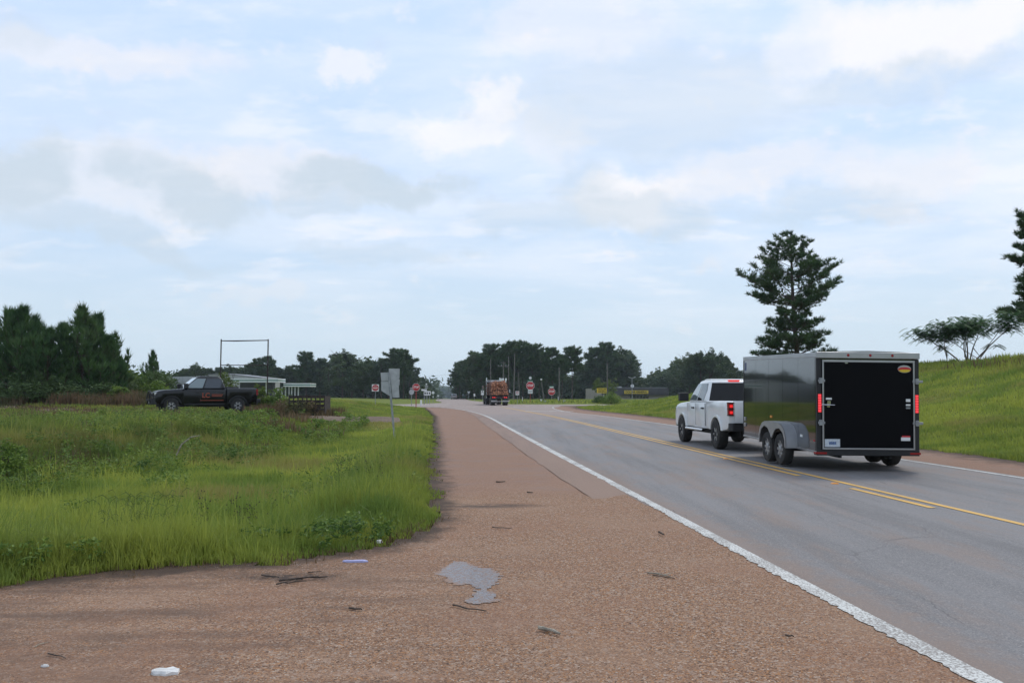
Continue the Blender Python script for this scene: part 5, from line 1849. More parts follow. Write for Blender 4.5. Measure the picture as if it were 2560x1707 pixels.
def pickup(name, paint, rim, crew, lit, lettering=None, bull_bar=False, pale=False, r_t=.42):
    R = empty(name, (0, 0, 0))
    P = M[paint]
    xf, xr = 1.83, -1.83
    tail, nose = -2.98, 2.72
    cab_r = -1.16 if crew else -.82           # rear wall of the cab
    ws = 1.22                                # windscreen foot
    HW = .985
    side_l = [(-HW, .065), (-HW + .02, .02), (-HW + .075, 0), (HW - .075, 0), (HW - .02, .02), (HW, .065)]
    # cab and nose: one skin with the front wheel arch cut out
    prof = [(cab_r + .01, .54)] + [(cab_r + .01, 1.335), (ws - .12, 1.345), (ws + .2, 1.33), (2.2, 1.285), (2.52, 1.23), (nose - .06, 1.12), (nose, .95), (nose, .66), (nose - .08, .54)] + list(reversed(arch(xf, .52, .54)))
    mb = MB(); mb.layers(prof, side_l); mb.build('body', P, R, smooth=True)
    # bed: two side walls, floor, front wall, tailgate
    bp = [(tail + .03, .66), (tail + .02, 1.34), (tail + .1, 1.385), (cab_r - .02, 1.385), (cab_r - .02, .54)] + list(reversed(arch(xr, .52, .54))) + [(tail + .25, .58)]
    for s in (-1, 1):
        mb = MB()
        a = [(s * (HW - .16), 0), (s * (HW - .075), 0), (s * (HW - .02), .02), (s * HW, .065)]
        mb.layers(bp, a); mb.build('bed_side', P, R, smooth=True)
    mb = MB(); mb.box(tail + .1, cab_r - .03, -HW + .17, HW - .17, .80, .84); mb.build('bed_floor', M['black_plastic'], R)
    mb = MB(); mb.layers([(-HW + .165, .70), (HW - .165, .70), (HW - .165, 1.37), (-HW + .165, 1.37)], [(tail - .0, .03), (tail + .02, 0), (tail + .09, 0)], 'yz')
    tg = mb.build('tailgate', P, R, smooth=True)
    mb = MB(); mb.box(tail - .012, tail - .002, -.16, .16, 1.15, 1.23); mb.build('handle', M['black_plastic'], tg)
    # greenhouse
    zb, zt = 1.33, 2.02
    yb, yt = .955, .765
    fb, ft = ws, ws - .82
    rb, rt = cab_r + .02, cab_r + .30
    bot = [(rb, -yb, zb), (fb, -yb, zb), (fb, yb, zb), (rb, yb, zb)]
    top = [(rt, -yt, zt - .015), (ft, -yt, zt - .02), (ft, yt, zt - .02), (rt, yt, zt - .015)]
    mb = MB(); mb.add(bot + top, [(0, 3, 2, 1), (4, 5, 6, 7), (0, 1, 5, 4), (1, 2, 6, 5), (2, 3, 7, 6), (3, 0, 4, 7)])
    g = mb.build('cab', P, R, bevel=.075, smooth=False)
    g.data.polygons.foreach_set('use_smooth', [True] * len(g.data.polygons))
    g.data.set_sharp_from_angle(angle=math.radians(89))
    mb = MB(); mb.layers([(rt + .12, -yt + .1), (ft - .12, -yt + .1), (ft - .12, yt - .1), (rt + .12, yt - .1)], [(zt - .02, 0), (zt + .012, 0), (zt + .03, .05)], 'xy'); mb.build('roof', P, R, smooth=True)
    V_ = lambda i: Vector(bot[i]); U_ = lambda i: Vector(top[i])
    gm = M['pale_glass'] if pale else M['glass']

    def pane(nm, q, uv, mat, off=.006):
        B, n = face_patch(q, 0, 0, 0, 0, 0)
        pts = [B(u, v) for u, v in uv]
        mb = MB(); mb.add(*slab(pts, n, off, .02)); return mb.build(nm, mat, R, bevel=.003)
    L_ = fb - rb
    split = (.15 - rb) / L_ if crew else (.25 - rb) / L_
    for s, q in ((1, [V_(2), V_(3), U_(3), U_(2)]), (-1, [V_(0), V_(1), U_(1), U_(0)])):
        f = (lambda a: 1 - a) if s == 1 else (lambda a: a)   # f maps rear..front 0..1 on to this face
        w1 = [(f(split + .02), .08), (f(.93), .08), (f(.975), .40), (f(.955), .86), (f(split + .06), .86)]
        w2 = [(f(.14), .08), (f(split - .02), .08), (f(split - .0 + .01), .86), (f(.05), .86), (f(.045), .5)]
        if s == 1: w1 = w1; w2 = w2
        pane('side_window', q, w1, M['pale_glass'], .008)
        pane('rear_side_window', q, w2, gm, .008)
    pane('windscreen', [V_(1), V_(2), U_(2), U_(1)], [(.06, .08), (.94, .08), (.93, .92), (.07, .92)], M['pale_glass'])
    pane('rear_window', [V_(3), V_(0), U_(0), U_(3)], [(.045, .08), (.955, .08), (.935, .88), (.065, .88)], M['black_glass'])
    mb = MB(); mb.box(rt - .035, rt + .1, -.17, .17, zt - .045, zt - .012); mb.build('brake_lamp', M['tail' if lit else 'tail_off'], R)
    # doors, handles, rockers
    dz0, dz1 = .62, 1.30
    spans = [(.27, 1.16), (-.76 if not crew else -1.02, .24)]
    for s in (-1, 1):
        for a, b in spans:
            mb = MB()
            mb.layers([(a, dz0), (b, dz0), (b, dz1), (a, dz1)], [(s * (HW - .07), 0), (s * (HW + .004), 0), (s * (HW + .012), .02)])
            d = mb.build('door', P, R, smooth=True)
            mb = MB(); mb.box(a + .06, a + .28, min(s * (HW + .01), s * (HW + .055)), max(s * (HW + .01), s * (HW + .055)), 1.13, 1.18)
            mb.build('handle', M['black_plastic'], d, bevel=.008)
            for sx_ in (a - .012, b + .004):
                mb = MB(); y0, y1 = sorted((s * (HW - .02), s * (HW + .005))); mb.box(sx_, sx_ + .009, y0, y1, dz0 + .01, dz1); mb.build('door_gap', M['black_plastic'], d)
        mb = MB(); mb.tube([(cab_r + .1, s * (HW + .05), .50), (1.15, s * (HW + .05), .50)], .045, 8); mb.build('running_board', M['chrome' if lit else 'black_plastic'], R, smooth=True)
        mb = MB(); mb.box(.98, 1.2, min(s * .98, s * 1.28), max(s * .98, s * 1.28), 1.36, 1.63); mb.build('mirror', M['black_plastic'], R, bevel=.03)
        for cx in (xf, xr):
            mb = MB()
            A = arch(cx, .575, .55); B_ = list(reversed(arch(cx, .515, .55)))
            mb.layers(A + B_, [(s * (HW - .05), 0), (s * (HW + .025), 0)]); mb.build('wheel_arch', M['black_plastic'] if not lit else P, R)
        # lamps
        mb = MB(); mb.layers([(tail - .005, .98), (tail - .005, 1.35), (tail + .13, 1.35), (tail + .09, .98)], [(s * (HW - .14), 0), (s * (HW + .008), 0)])
        l = mb.build('tail_lamp', M['tail_off'], R, bevel=.01)
        if lit:
            for z in (1.05, 1.225):
                mb = MB(); a_, b_ = sorted((s * (HW - .12), s * (HW - .03))); mb.box(tail - .011, tail + .02, a_, b_, z - .015, z + .06); mb.build('lit_lens', M['tail'], l, bevel=.006)
        for k in range(3):
            mb = MB(); z = .985 + k * .175; a_, b_ = sorted((s * (HW - .15), s * (HW + .014)))
            mb.box(tail - .012, tail + .11, a_, b_, z, z + .022); mb.build('lamp_bar', M['black_plastic'], l)
        mb = MB(); a_, b_ = sorted((s * .55, s * (HW - .02))); mb.box(nose - .12, nose + .012, a_, b_, 1.0, 1.14); mb.build('headlamp', M['chrome'], R, bevel=.02)
    mb = MB(); mb.box(nose - .1, nose + .02, -.5, .5, .82, 1.12); mb.build('grille', M['black_plastic'], R)
    for k in range(3):
        mb = MB(); mb.box(nose + .0, nose + .035, -.5, .5, .86 + k * .09, .89 + k * .09); mb.build('grille_bar', M['chrome' if lit or k == 0 else 'black_plastic'], R)
    # bumpers
    mb = MB(); mb.layers([(tail - .16, -HW + .06), (tail - .16, HW - .06), (tail - .02, HW - .01), (tail + .1, HW - .01), (tail + .1, -HW + .01), (tail - .02, -HW + .01)], [(.56, 0), (.78, 0)], 'xy')
    mb.build('rear_bumper', M['black_plastic'], R, bevel=.02)
    mb = MB(); mb.box(tail - .175, tail - .10, -HW + .1, HW - .1, .755, .79); mb.build('bumper_strip', M['chrome'], R)
    mb = MB(); mb.layers([(nose + .14, -HW + .15), (nose + .14, HW - .15), (nose - .02, HW - .01), (nose - .15, HW - .01), (nose - .15, -HW + .01), (nose - .02, -HW + .01)], [(.50, 0), (.78, 0)], 'xy')
    mb.build('front_bumper', M['black_plastic' if bull_bar else 'chrome'], R, bevel=.02)
    if bull_bar:
        mb = MB()
        for yy in (-.45, .45): mb.tube([(nose + .16, yy, .55), (nose + .22, yy, .9), (nose + .14, yy, 1.22)], .035, 8)
        mb.tube([(nose - .1, -.9, .85), (nose + .12, -.75, 1.05), (nose + .16, -.45, 1.2), (nose + .16, .45, 1.2), (nose + .12, .75, 1.05), (nose - .1, .9, .85)], .035, 8)
        mb.tube([(nose + .2, -.6, .75), (nose + .2, .6, .75)], .04, 8)
        mb.build('bull_bar', M['black_plastic'], R, smooth=True)
        mb = MB(); mb.box(nose + .145, nose + .155, -.15, .15, .56, .68); mb.build('number_plate', M['plate'], R)
        mb = MB(); mb.box(cab_r - .75, cab_r - .15, -.75, .75, 1.2, 1.47); mb.build('tool_box', M['black_plastic'], R, bevel=.02)
    mb = MB(); mb.box(tail + .3, nose - .3, -.55, .55, .36, .56); mb.build('chassis', M['black_plastic'], R)
    for cx in (xr, xf):
        mb = MB(); mb.tube([(cx, -.9, .42), (cx, .9, .42)], .065, 8); mb.build('axle', M['black_plastic'], R)
    mb = MB(); mb.tube([(tail - .25, 0, .5), (tail + .5, 0, .5)], .045, 6); mb.build('tow_hitch', M['black_plastic'], R)
    # dark wheel wells
    for cx in (xf, xr):
        for s in (-1, 1):
            mb = MB(); a_, b_ = sorted((s * .52, s * (HW - .10))); mb.box(cx - .5, cx + .5, a_, b_, .60, .94 if cx == xf else .95); mb.build('wheel_well', M['black_plastic'], R)
    for cx in (xf, xr):
        for s in (-1, 1):
            wheel(R, cx, s * (HW - .10), s, r_t, .30, .235, rim)
    if lettering:
        f = text_mesh('lettering', lettering, .36, M['orange'], R, (-.02, HW + .014, .98), rot=(PI / 2, 0, PI), bold=.012)
        for z, l in ((1.03, .62), (.95, .58)):
            mb = MB(); mb.box(-.34 - l, -.34, HW + .012, HW + .016, z - .02, z + .02); mb.build('small_print', M['orange'], R)
        mb = MB(); mb.box(-1.0, .3, HW + .012, HW + .016, .70, .73); mb.build('orange_stripe', M['orange'], R)
    return R


# white pickup towing the trailer
wp = pickup('pickup_truck', 'white_paint', 'rim', False, True, r_t=.43)
hd = math.atan2(1, -.062)
# left rear wheel: outer face at photo pixel (1789), depth 24
ox = Vector((math.cos(hd), math.sin(hd))); oy = Vector((-math.sin(hd), math.cos(hd)))
target = Vector(((1789 - 1280) / F * 24.0, 24.0))
loc = target - ox * (-1.83) - oy * .97
wp.location = (loc.x, loc.y, .02); wp.rotation_euler = (0, 0, hd)
tag(wp, 'white pickup truck with lit red tail lamps towing the black trailer', 'pickup truck')

# dark pickup parked in the field
bp_ = pickup('pickup_truck', 'black_paint', 'rim', True, False, lettering='LC', bull_bar=True, r_t=.42)
Y = 48.6
x, _ = pt(529, 0, Y)
hb = math.radians(180 + 31)
bp_.location = (x, Y, h1(x, Y) + .06); bp_.scale = (1, 1, 1.05); bp_.rotation_euler = (0, 0, hb)
tag(bp_, 'dark pickup truck with orange lettering on its door parked in the field', 'pickup truck')


# ---------------------------------------------------------------- black cargo trailer
def cargo_trailer():
    R = empty('cargo_trailer', (0, 0, 0))
    L, Wd, H0, H1 = 4.55, 2.13, .35, 2.44
    w = Wd / 2
    S_ = M['trailer_skin']
    mb = MB(); mb.box(.02, L, -w, w, H0 + .06, H1 - .02); mb.build('body', S_, R, bevel=.012)
    # vertical skin sheets on the sides, each a little proud
    n = 5
    for s in (-1, 1):
        for i in range(n):
            a = .06 + (L - .10) * i / n; b = .06 + (L - .10) * (i + 1) / n - .008
            mb = MB(); y0, y1 = sorted((s * w, s * (w + .004)))
            mb.box(a, b, y0, y1, H0 + .09, H1 - .10)
            mb.build('side_panel', S_, R)
            for k in range(11):
                z = H0 + .16 + k * .185
                if i: mb = MB(); y0, y1 = sorted((s * (w + .003), s * (w + .008))); mb.box(a + .012, a + .022, y0, y1, z, z + .01); mb.build('rivet', M['black_plastic'], R)
        mb = MB(); y0, y1 = sorted((s * (w - .02), s * (w + .016))); mb.box(-.02, L + .01, y0, y1, H1 - .095, H1 + .0); mb.build('top_trim', M['alu'], R, bevel=.006)
        mb = MB(); y0, y1 = sorted((s * (w - .01), s * (w + .014))); mb.box(.0, L, y0, y1, H0 + .045, H0 + .09); mb.build('bottom_trim', M['alu'], R, bevel=.004)
        mb = MB(); y0, y1 = sorted((s * (w + .004), s * (w + .012))); mb.box(L - .03, L + .01, y0, y1, H0 + .1, H1 - .1); mb.build('corner_trim', M['black_plastic'], R)
        for x_, z_ in ((2.55, .98), (.75, .67)):
            mb = MB(); y0, y1 = sorted((s * (w + .004), s * (w + .02))); mb.box(x_ - .05, x_ + .05, y0, y1, z_, z_ + .05); mb.build('marker_lamp', M['white_sign'] if x_ < 1 else M['amber'], R)
        for z_ in (.66, .80):
            mb = MB(); y0, y1 = sorted((s * (w + .004), s * (w + .03))); mb.box(L - .2, L - .09, y0, y1, z_, z_ + .10); mb.build('vent', M['alu'], R, bevel=.01)
        mb = MB(); y0, y1 = sorted((s * (w + .004), s * (w + .006))); mb.box(.06, .16, y0, y1, .62, .66); mb.build('reflector', M['tail_off'], R)
        # tandem fender
        fy0, fy1 = sorted((s * w, s * (w + .27)))
        P_ = [(.98, .42), (.99, .60), (1.06, .76), (1.2, .87), (1.40, .92), (2.25, .92), (2.44, .87), (2.58, .76), (2.65, .60), (2.66, .42)]
        inner = [(2.61, .42), (2.60, .56), (2.50, .72), (2.30, .81), (2.08, .78), (1.93, .66), (1.83, .56), (1.73, .66), (1.58, .78), (1.36, .81), (1.15, .72), (1.04, .56), (1.03, .42)]
        mb = MB(); mb.layers(P_ + inner, [(s * (w + .245), 0), (s * (w + .27), 0)]); fd = mb.build('fender', M['alu'], R)
        top = []
        mb = MB()
        vs = []
        for a, b in P_: vs += [(a, fy0, b), (a, fy1, b)]
        vs2 = [(v[0], v[1], v[2] - .012) for v in vs]
        k = len(P_)
        mb.add(vs, [(2 * i, 2 * i + 1, 2 * i + 3, 2 * i + 2) for i in range(k - 1)])
        mb.add([((v[0] - 1.82) * .985 + 1.82, v[1], v[2] - .014) for v in vs], [(2 * i, 2 * i + 2, 2 * i + 3, 2 * i + 1) for i in range(k - 1)])
        mb.build('fender_top', M['alu'], fd, smooth=True)
        for cx in (1.43, 2.22):
            wheel(R, cx, s * (w + .13), s, .345, .22, .20, 'rim', 8, z=.345 - .026 * (2.2 + cx - 1.8) * 0 - .0 + .03 - .035 * (cx / 2), hub='alu')
    for cx in (1.43, 2.22):
        mb = MB(); mb.tube([(cx, -w, .34), (cx, w, .34)], .035, 6); mb.build('axle', M['black_plastic'], R)
    mb = MB(); mb.box(-.03, .14, -w, w, H0, H0 + .12); mb.build('rear_bumper', M['black_plastic'], R, bevel=.01)
    for s in (-1, 1):
        y0, y1 = sorted((s * (w - .2), s * (w + .02))); mb = MB(); mb.box(-.034, .10, y0, y1, H0 + .03, H0 + .07); mb.build('reflector', M['tail_off'], R)
        mb = MB(); mb.box(.1, L, min(s * .5, s * .56), max(s * .5, s * .56), H0 - .06, H0 + .06); mb.build('frame_rail', M['black_plastic'], R)
    # roof
    mb = MB(); mb.layers([(-w - .012, H1 - .04), (w + .012, H1 - .04), (w + .012, H1 + .0), (w * .6, H1 + .03), (0, H1 + .045), (-w * .6, H1 + .03), (-w - .012, H1 + .0)], [(-.02, 0), (L + .01, 0)], 'yz')
    mb.build('roof', M['alu'], R)
    # rear frame, ramp door; +y is the left of the trailer
    X = -.0
    mb = MB(); mb.box(-.045, .02, -w - .01, w + .01, H1 - .115, H1 + .012); hr = mb.build('rear_header', M['alu'], R, bevel=.01)
    for yy in (.42, -.04, -.50):
        mb = MB(); mb.lathe([(.001, -.012), (.02, -.01), (.03, .0)], (-.045, yy, H1 - .05), 10, 'x'); mb.build('clearance_lamp', M['tail_off'], hr)
    for s in (-1, 1):
        y0, y1 = sorted((s * (w - .10), s * w)); mb = MB(); mb.box(-.018, .03, y0, y1, H0 + .12, H1 - .12); mb.build('rear_post', M['black_plastic'], R, bevel=.004)
    dw = w - .105
    zt_, zb_ = H1 - .15, H0 + .125
    mb = MB(); mb.box(-.040, .0, -dw, dw, zb_, zt_); dr = mb.build('ramp_door', M['door_black'], R, bevel=.003)
    t_ = .032
    for nm, a in (('frame_top', (-dw, dw, zt_ - t_ - .01, zt_)), ('frame_bottom', (-dw, dw, zb_, zb_ + t_))):
        mb = MB(); mb.box(-.052, -.038, a[0], a[1], a[2], a[3]); mb.build(nm, M['alu'], dr, bevel=.003)
    for s in (-1, 1):
        y0, y1 = sorted((s * (dw - t_), s * dw)); mb = MB(); mb.box(-.0515, -.038, y0, y1, zb_ + t_ + .001, zt_ - t_ - .011); mb.build('frame_side', M['alu'], dr, bevel=.003)
    # stacked red lamps, twelve bars each
    for s in (-1, 1):
        y0, y1 = sorted((s * (w - .092), s * (w - .018)))
        z0, z1 = H0 + .87, H0 + 1.25
        mb = MB(); mb.box(-.034, -.012, y0, y1, z0, z1); lp = mb.build('tail_lamp', M['tail_off'], R, bevel=.004)
        for k in range(11):
            z = z0 + .012 + k * (z1 - z0 - .01) / 11
            mb = MB(); mb.box(-.040, -.030, y0 + .006, y1 - .006, z, z + .019); mb.build('light_bar', M['led'], lp)
        # hinges and cam latches
        for z in (H0 + .64, H0 + 1.49):
            y0, y1 = sorted((s * (w - .155), s * (w - .015 if s == 1 else w + .06)))
            mb = MB(); mb.box(-.066, -.044, y0, y1, z, z + .05); mb.box(-.075, -.05, sorted((s * (w - .10), s * (w - .03)))[0], sorted((s * (w - .10), s * (w - .03)))[1], z - .03, z + .085)
            mb.build('cam_latch', M['steel'], R, bevel=.005)
    mb = MB(); mb.box(-.062, -.045, dw - .19, dw - .07, H0 + 1.13, H0 + 1.17); mb.build('latch_plate', M['white_sign'], dr, bevel=.006)
    mb = MB(); mb.box(-.075, -.045, dw - .16, dw - .09, H0 + 1.04, H0 + 1.11); mb.tube([(-.08, dw + .03, H0 + 1.03), (-.085, dw - .24, H0 + 1.025)], [.014, .008], 8); mb.box(-.06, -.045, dw - .15, dw - .09, H0 + .98, H0 + 1.01); mb.build('door_handle', M['chrome'], dr)
    for z in (1.10, 1.02, .96):
        mb = MB(); mb.box(-.066, -.045, -dw + .10, -dw + .19, H0 + z, H0 + z + (.06 if z > 1.05 else .035)); mb.build('latch_plate', M['white_sign'] if z > 1 else M['steel'], dr, bevel=.006)
    # oval badge: pale top, red middle, yellow base
    ell = lambda a, b, k=20, lo=0, hi=2 * PI: [(a * math.cos(lo + (hi - lo) * i / k), b * math.sin(lo + (hi - lo) * i / k)) for i in range(k + 1)]
    cy_, cz_ = -(dw - .21), zt_ - .17
    mb = MB(); mb.layers([(cy_ + p[0], cz_ + p[1]) for p in ell(.14, .078)[:-1]], [(-.044, 0), (-.040, 0)], 'yz'); bd = mb.build('badge', M['alu'], dr)
    mb = MB(); mb.layers([(cy_ + p[0], cz_ - .004 + p[1]) for p in ell(.134, .042, 14, 0, PI) + ell(.134, .062, 14, PI, 2 * PI)[1:-1]], [(-.048, 0), (-.044, 0)], 'yz'); mb.build('badge_red', M['red_sign'], bd)
    mb = MB(); mb.layers([(cy_ + p[0], cz_ - .022 + p[1]) for p in ell(.118, .012, 14, 0, PI) + ell(.118, .046, 14, PI, 2 * PI)[1:-1]], [(-.052, 0), (-.048, 0)], 'yz'); mb.build('badge_yellow', M['dg_yellow'], bd)
    mb = MB(); mb.box(-.0525, -.040, dw - .36, dw - .045, H0 + .175, H0 + .335); pl = mb.build('licence_plate', M['plate'], dr, bevel=.003)
    mb = MB(); mb.box(-.054, -.0525, dw - .28, dw - .13, H0 + .225, H0 + .285); mb.build('plate_print', pbr('plate print blue', (.12, .18, .32), .5, var=.5, vs=40), pl)
    mb = MB(); mb.box(-.043, -.040, -dw + .1, -dw + .29, H0 + .31, H0 + .38); mb.build('warning_sticker', M['white_sign'], dr)
    mb = MB(); mb.box(-.043, -.040, -dw + .1, -dw + .27, H0 + .381, H0 + .415); mb.build('warning_sticker', M['red_sign'], dr)
    mb = MB(); mb.box(-.047, -.040, .43, .49, zt_ - .07, zt_ - .05); mb.build('small_hook', M['chrome'], dr)
    # side sticker high at the front, left
    mb = MB(); mb.box(L - .22, L - .10, w + .004, w + .006, H1 - .36, H1 - .15); mb.build('maker_sticker', pbr('navy sticker', (.02, .04, .12), .4), R)
    # side door latch standing out on the right
    mb = MB(); mb.tube([(.9, -w - .02, 1.38), (.9, -w - .12, 1.36)], .02, 6); mb.box(.86, .94, -w - .16, -w - .09, 1.28, 1.40); mb.box(.88, .92, -w - .15, -w - .11, 1.02, 1.18); mb.build('door_hold', M['steel'], R)
    # coupling
    mb = MB(); mb.tube([(L + 1.05, 0, .50), (L - .3, .55, .38)], .045, 6); mb.tube([(L + 1.05, 0, .50), (L - .3, -.55, .38)], .045, 6); mb.tube([(L + 1.0, 0, .5), (L + 1.2, 0, .52)], .06, 8)
    mb.tube([(L + .75, 0, .25), (L + .75, 0, .95)], .035, 8); mb.build('tow_bar', M['black_plastic'], R)
    return R


tr = cargo_trailer()
ht = math.atan2(1, -.045)
tr.location = (7.245, 16.95, .0); tr.rotation_euler = (.010, -.024, ht)
tag(tr, 'black enclosed cargo trailer with silver trim and lit red tail lamps', 'trailer')


# ---------------------------------------------------------------- log truck
def log_truck():
    R = empty('log_truck', (0, 0, 0))
    L = 12.0; w = 1.28
    for s in (-1, 1):
        mb = MB(); mb.box(0, L, min(s * .4, s * .52), max(s * .4, s * .52), 1.0, 1.3); mb.build('frame_rail', M['black_plastic'], R)
    for i, xx in enumerate((.6, 3.2, 6.4, 9.2)):
        mb = MB(); mb.box(xx - .1, xx + .1, -w, w, 1.3, 1.46); mb.build('bolster', M['rust'], R)
        for s in (-1, 1):
            mb = MB(); mb.layers([(xx - .07, 1.4), (xx + .07, 1.4), (xx + .05, 3.55), (xx - .05, 3.55)], [(s * (w - .02), 0), (s * (w + .08), 0)]); mb.build('stake', M['rust'], R)
    mb = MB(); mb.box(-.12, .02, -1.22, 1.22, 1.0, 1.25); bm_ = mb.build('rear_beam', M['black_plastic'], R)
    for yy in (-.95, -.70, .70, .95, .45, -.45):
        mb = MB(); mb.lathe([(.001, -.03), (.075, -.02), (.085, .0)], (-.12, yy, 1.12), 12, 'x'); mb.build('tail_lamp', M['tail'] if abs(yy) > .6 else M['tail_off'], bm_)
    mb = MB(); mb.box(-.1, -.05, -1.2, 1.2, .52, .62); mb.build('bumper_bar', M['alu'], R)
    for s in (-1, 1):
        y0, y1 = sorted((s * .45, s * 1.2)); mb = MB(); mb.box(-.05, -.02, y0, y1, .30, .95); mb.build('mud_flap', M['black_plastic'], R)
        mb = MB(); mb.box(-.065, -.05, y0, y1, .62, .70); mb.build('flap_strip', M['alu'], R)
    for xx in (.75, 2.0, 10.6, 11.8):
        for s in (-1, 1):
            for yy in (.72, 1.05): wheel(R, xx, s * yy, s, .5, .27, .27, 'dark_rim', 5)
    # tractor ahead
    mb = MB(); mb.layers([(L - .6, 1.0), (L - .6, 3.4), (L + .4, 3.75), (L + 1.6, 3.6), (L + 2.2, 2.5), (L + 4.2, 2.1), (L + 4.3, .8), (L + 3, .6)], [(-1.05, .05), (-1.0, 0), (1.0, 0), (1.05, .05)]); cb = mb.build('tractor_cab', M['black_paint'], R, smooth=True)
    for s in (-1, 1):
        y0, y1 = sorted((s * 1.05, s * 1.06)); mb = MB(); mb.box(L + .7, L + 1.6, y0, y1, 2.5, 3.2); mb.build('side_window', M['glass'], cb)
        mb = MB(); mb.box(L + 1.3, L + 1.45, min(s * 1.3, s * 1.55), max(s * 1.3, s * 1.55), 2.3, 2.9); mb.build('mirror', M['chrome'], cb)
        mb = MB(); mb.tube([(L - .75, s * 1.0, 1.0), (L - .75, s * 1.0, 4.1)], .08, 8); mb.build('exhaust_stack', M['chrome'], cb)
        wheel(R, L + 3.4, s * 1.05, s, .5, .3, .27, 'rim', 5)
    return R


lt = log_truck()
Yl = 116
hl = math.atan2(1, -.105)
xl_, _ = pt(1250, 0, Yl)
lt.location = (xl_, Yl, .02); lt.rotation_euler = (0, 0, hl)
tag(lt, 'log truck seen from behind with tall side stakes and lit red lamps', 'truck')
# the logs: each its own object resting in the stakes
def log_mesh(r, L, seed):
    rd = random.Random(seed); mb = MB()
    N = 10
    ends = []
    for k, x in enumerate((0, L * .5, L)):
        rr = r * (1 - .12 * k)
        ends.append([(x, rr * (1 + rd.uniform(-.06, .06)) * math.cos(2 * PI * i / N), rr * (1 + rd.uniform(-.06, .06)) * math.sin(2 * PI * i / N)) for i in range(N)])
    vs = sum(ends, [])
    fs = [(k * N + i, k * N + (i + 1) % N, (k + 1) * N + (i + 1) % N, (k + 1) * N + i) for k in range(2) for i in range(N)]
    mb.mi = 0; mb.add(vs, fs)
    mb.mi = 1; mb.add([ends[0][i] for i in range(N)], [tuple(range(N - 1, -1, -1))]); mb.add([ends[2][i] for i in range(N)], [tuple(range(N))])
    me = bpy.data.meshes.new('log'); me.from_pydata(mb.v, [], mb.f)
    me.materials.append(M['log']); me.materials.append(M['log_end']); me.polygons.foreach_set('material_index', mb.m)
    return me


LM = [log_mesh(r, 10.6, i) for i, r in enumerate((.09, .12, .14, .155))]
LW = Matrix.Translation(lt.location) @ Matrix.Rotation(hl, 4, 'Z')
row = 0; z = 1.6
while z < 3.5:
    y = -1.1 + (.13 if row % 2 else 0)
    lim = 1.12 if z < 3.0 else (1.12 - (z - 3.0) * 1.1)
    while y < lim:
        if abs(y) <= lim + .02 or z < 3.0:
            me = random.choice(LM)
            o = bpy.data.objects.new('log', me)
            p = LW @ Vector((random.uniform(-.55, .45), y, z + random.uniform(-.03, .03)))
            o.location = p; o.rotation_euler = (random.uniform(0, 6), random.uniform(-.004, .004), hl + random.uniform(-.004, .004))
            tag(link(o), 'brown pine log stacked on the log truck', 'log', 'logs stacked on the log truck')
        y += random.uniform(.26, .33)
    z += .245; row += 1


# ---------------------------------------------------------------- small far cars
def small_car(name, paint, u, Y, lab, van=False):
    x, _ = pt(u, 0, Y)
    R = empty(name, (x, Y, h1(x, Y) + .05), rz=math.atan2(1, -.09))
    P_ = M[paint]
    body = [(-2.2, .45), (-2.25, 1.0), (-2.1, 1.05), (1.2, 1.05), (2.1, .92), (2.25, .7), (2.2, .35)] + list(reversed([(1.35 + .42 * math.cos(PI - PI * k / 8), .35 + .42 * math.sin(PI * k / 8)) for k in range(9)])) + list(reversed([(-1.35 + .42 * math.cos(PI - PI * k / 8), .35 + .42 * math.sin(PI * k / 8)) for k in range(9)]))
    mb = MB(); mb.layers(body, [(-.9, .06), (-.84, 0), (.84, 0), (.9, .06)]); mb.build('body', P_, R, smooth=True)
    mb = MB(); mb.layers([(-2.15, 1.05), (-1.95, 1.68), (.1, 1.7), (.95, 1.05)], [(-.82, .05), (-.7, .0), (.7, 0), (.82, .05)]); mb.build('cabin', P_, R, smooth=True)
    mb = MB(); mb.add([(-2.15, -.65, 1.1), (-2.15, .65, 1.1), (-1.99, .58, 1.6), (-1.99, -.58, 1.6)], [(0, 1, 2, 3)]); mb.build('rear_window', M['glass'], R)
    for s in (-1, 1):
        mb = MB(); mb.add([(-1.9, s * .83, 1.1), (.7, s * .83, 1.1), (.05, s * .83, 1.6), (-1.8, s * .83, 1.6)], [(0, 1, 2, 3)]); mb.build('side_window', M['glass'], R)
        mb = MB(); y0, y1 = sorted((s * .7, s * .88)); mb.box(-2.27, -2.2, y0, y1, .85, 1.1); mb.build('tail_lamp', M['tail_off'], R)
        for cx in (-1.35, 1.35): wheel(R, cx, s * .78, s, .34, .22, .2, 'rim', 5)
    return tag(R, lab, 'car')


small_car('parked_car', 'alu', 1139.5, 262, 'small silver car far up the road')
small_car('parked_car', 'green_car', 1164, 285, 'small dark green car at the roadside behind the silver one')

# ================================================================ litter and small things on the gravel
def on_gravel(u, v):
    p = at(u, v, .014); return p


def stick(u0, v0, u1, v1, r, mat, lab, wob=.02, name='stick', cat='stick', n=6, fork=False):
    a, b = on_gravel(u0, v0), on_gravel(u1, v1)
    mb = MB(); pts = []
    for i in range(n):
        t = i / (n - 1); q_ = a.lerp(b, t) + Vector((random.uniform(-wob, wob), random.uniform(-wob, wob), r * .9 + random.uniform(0, .006))); pts.append(q_)
    r *= .62
    mb.tube(pts, [r * (1 - .5 * i / n) for i in range(n)], 6)
    if fork:
        for k in (1, 3):
            mb.tube([pts[k], pts[k] + Vector((random.uniform(.05, .12), random.uniform(-.1, .1), .01))], [r * .6, r * .3], 5)
    o = mb.build(name, M[mat], smooth=True)
    return tag(o, lab, cat, 'litter and sticks on the gravel')


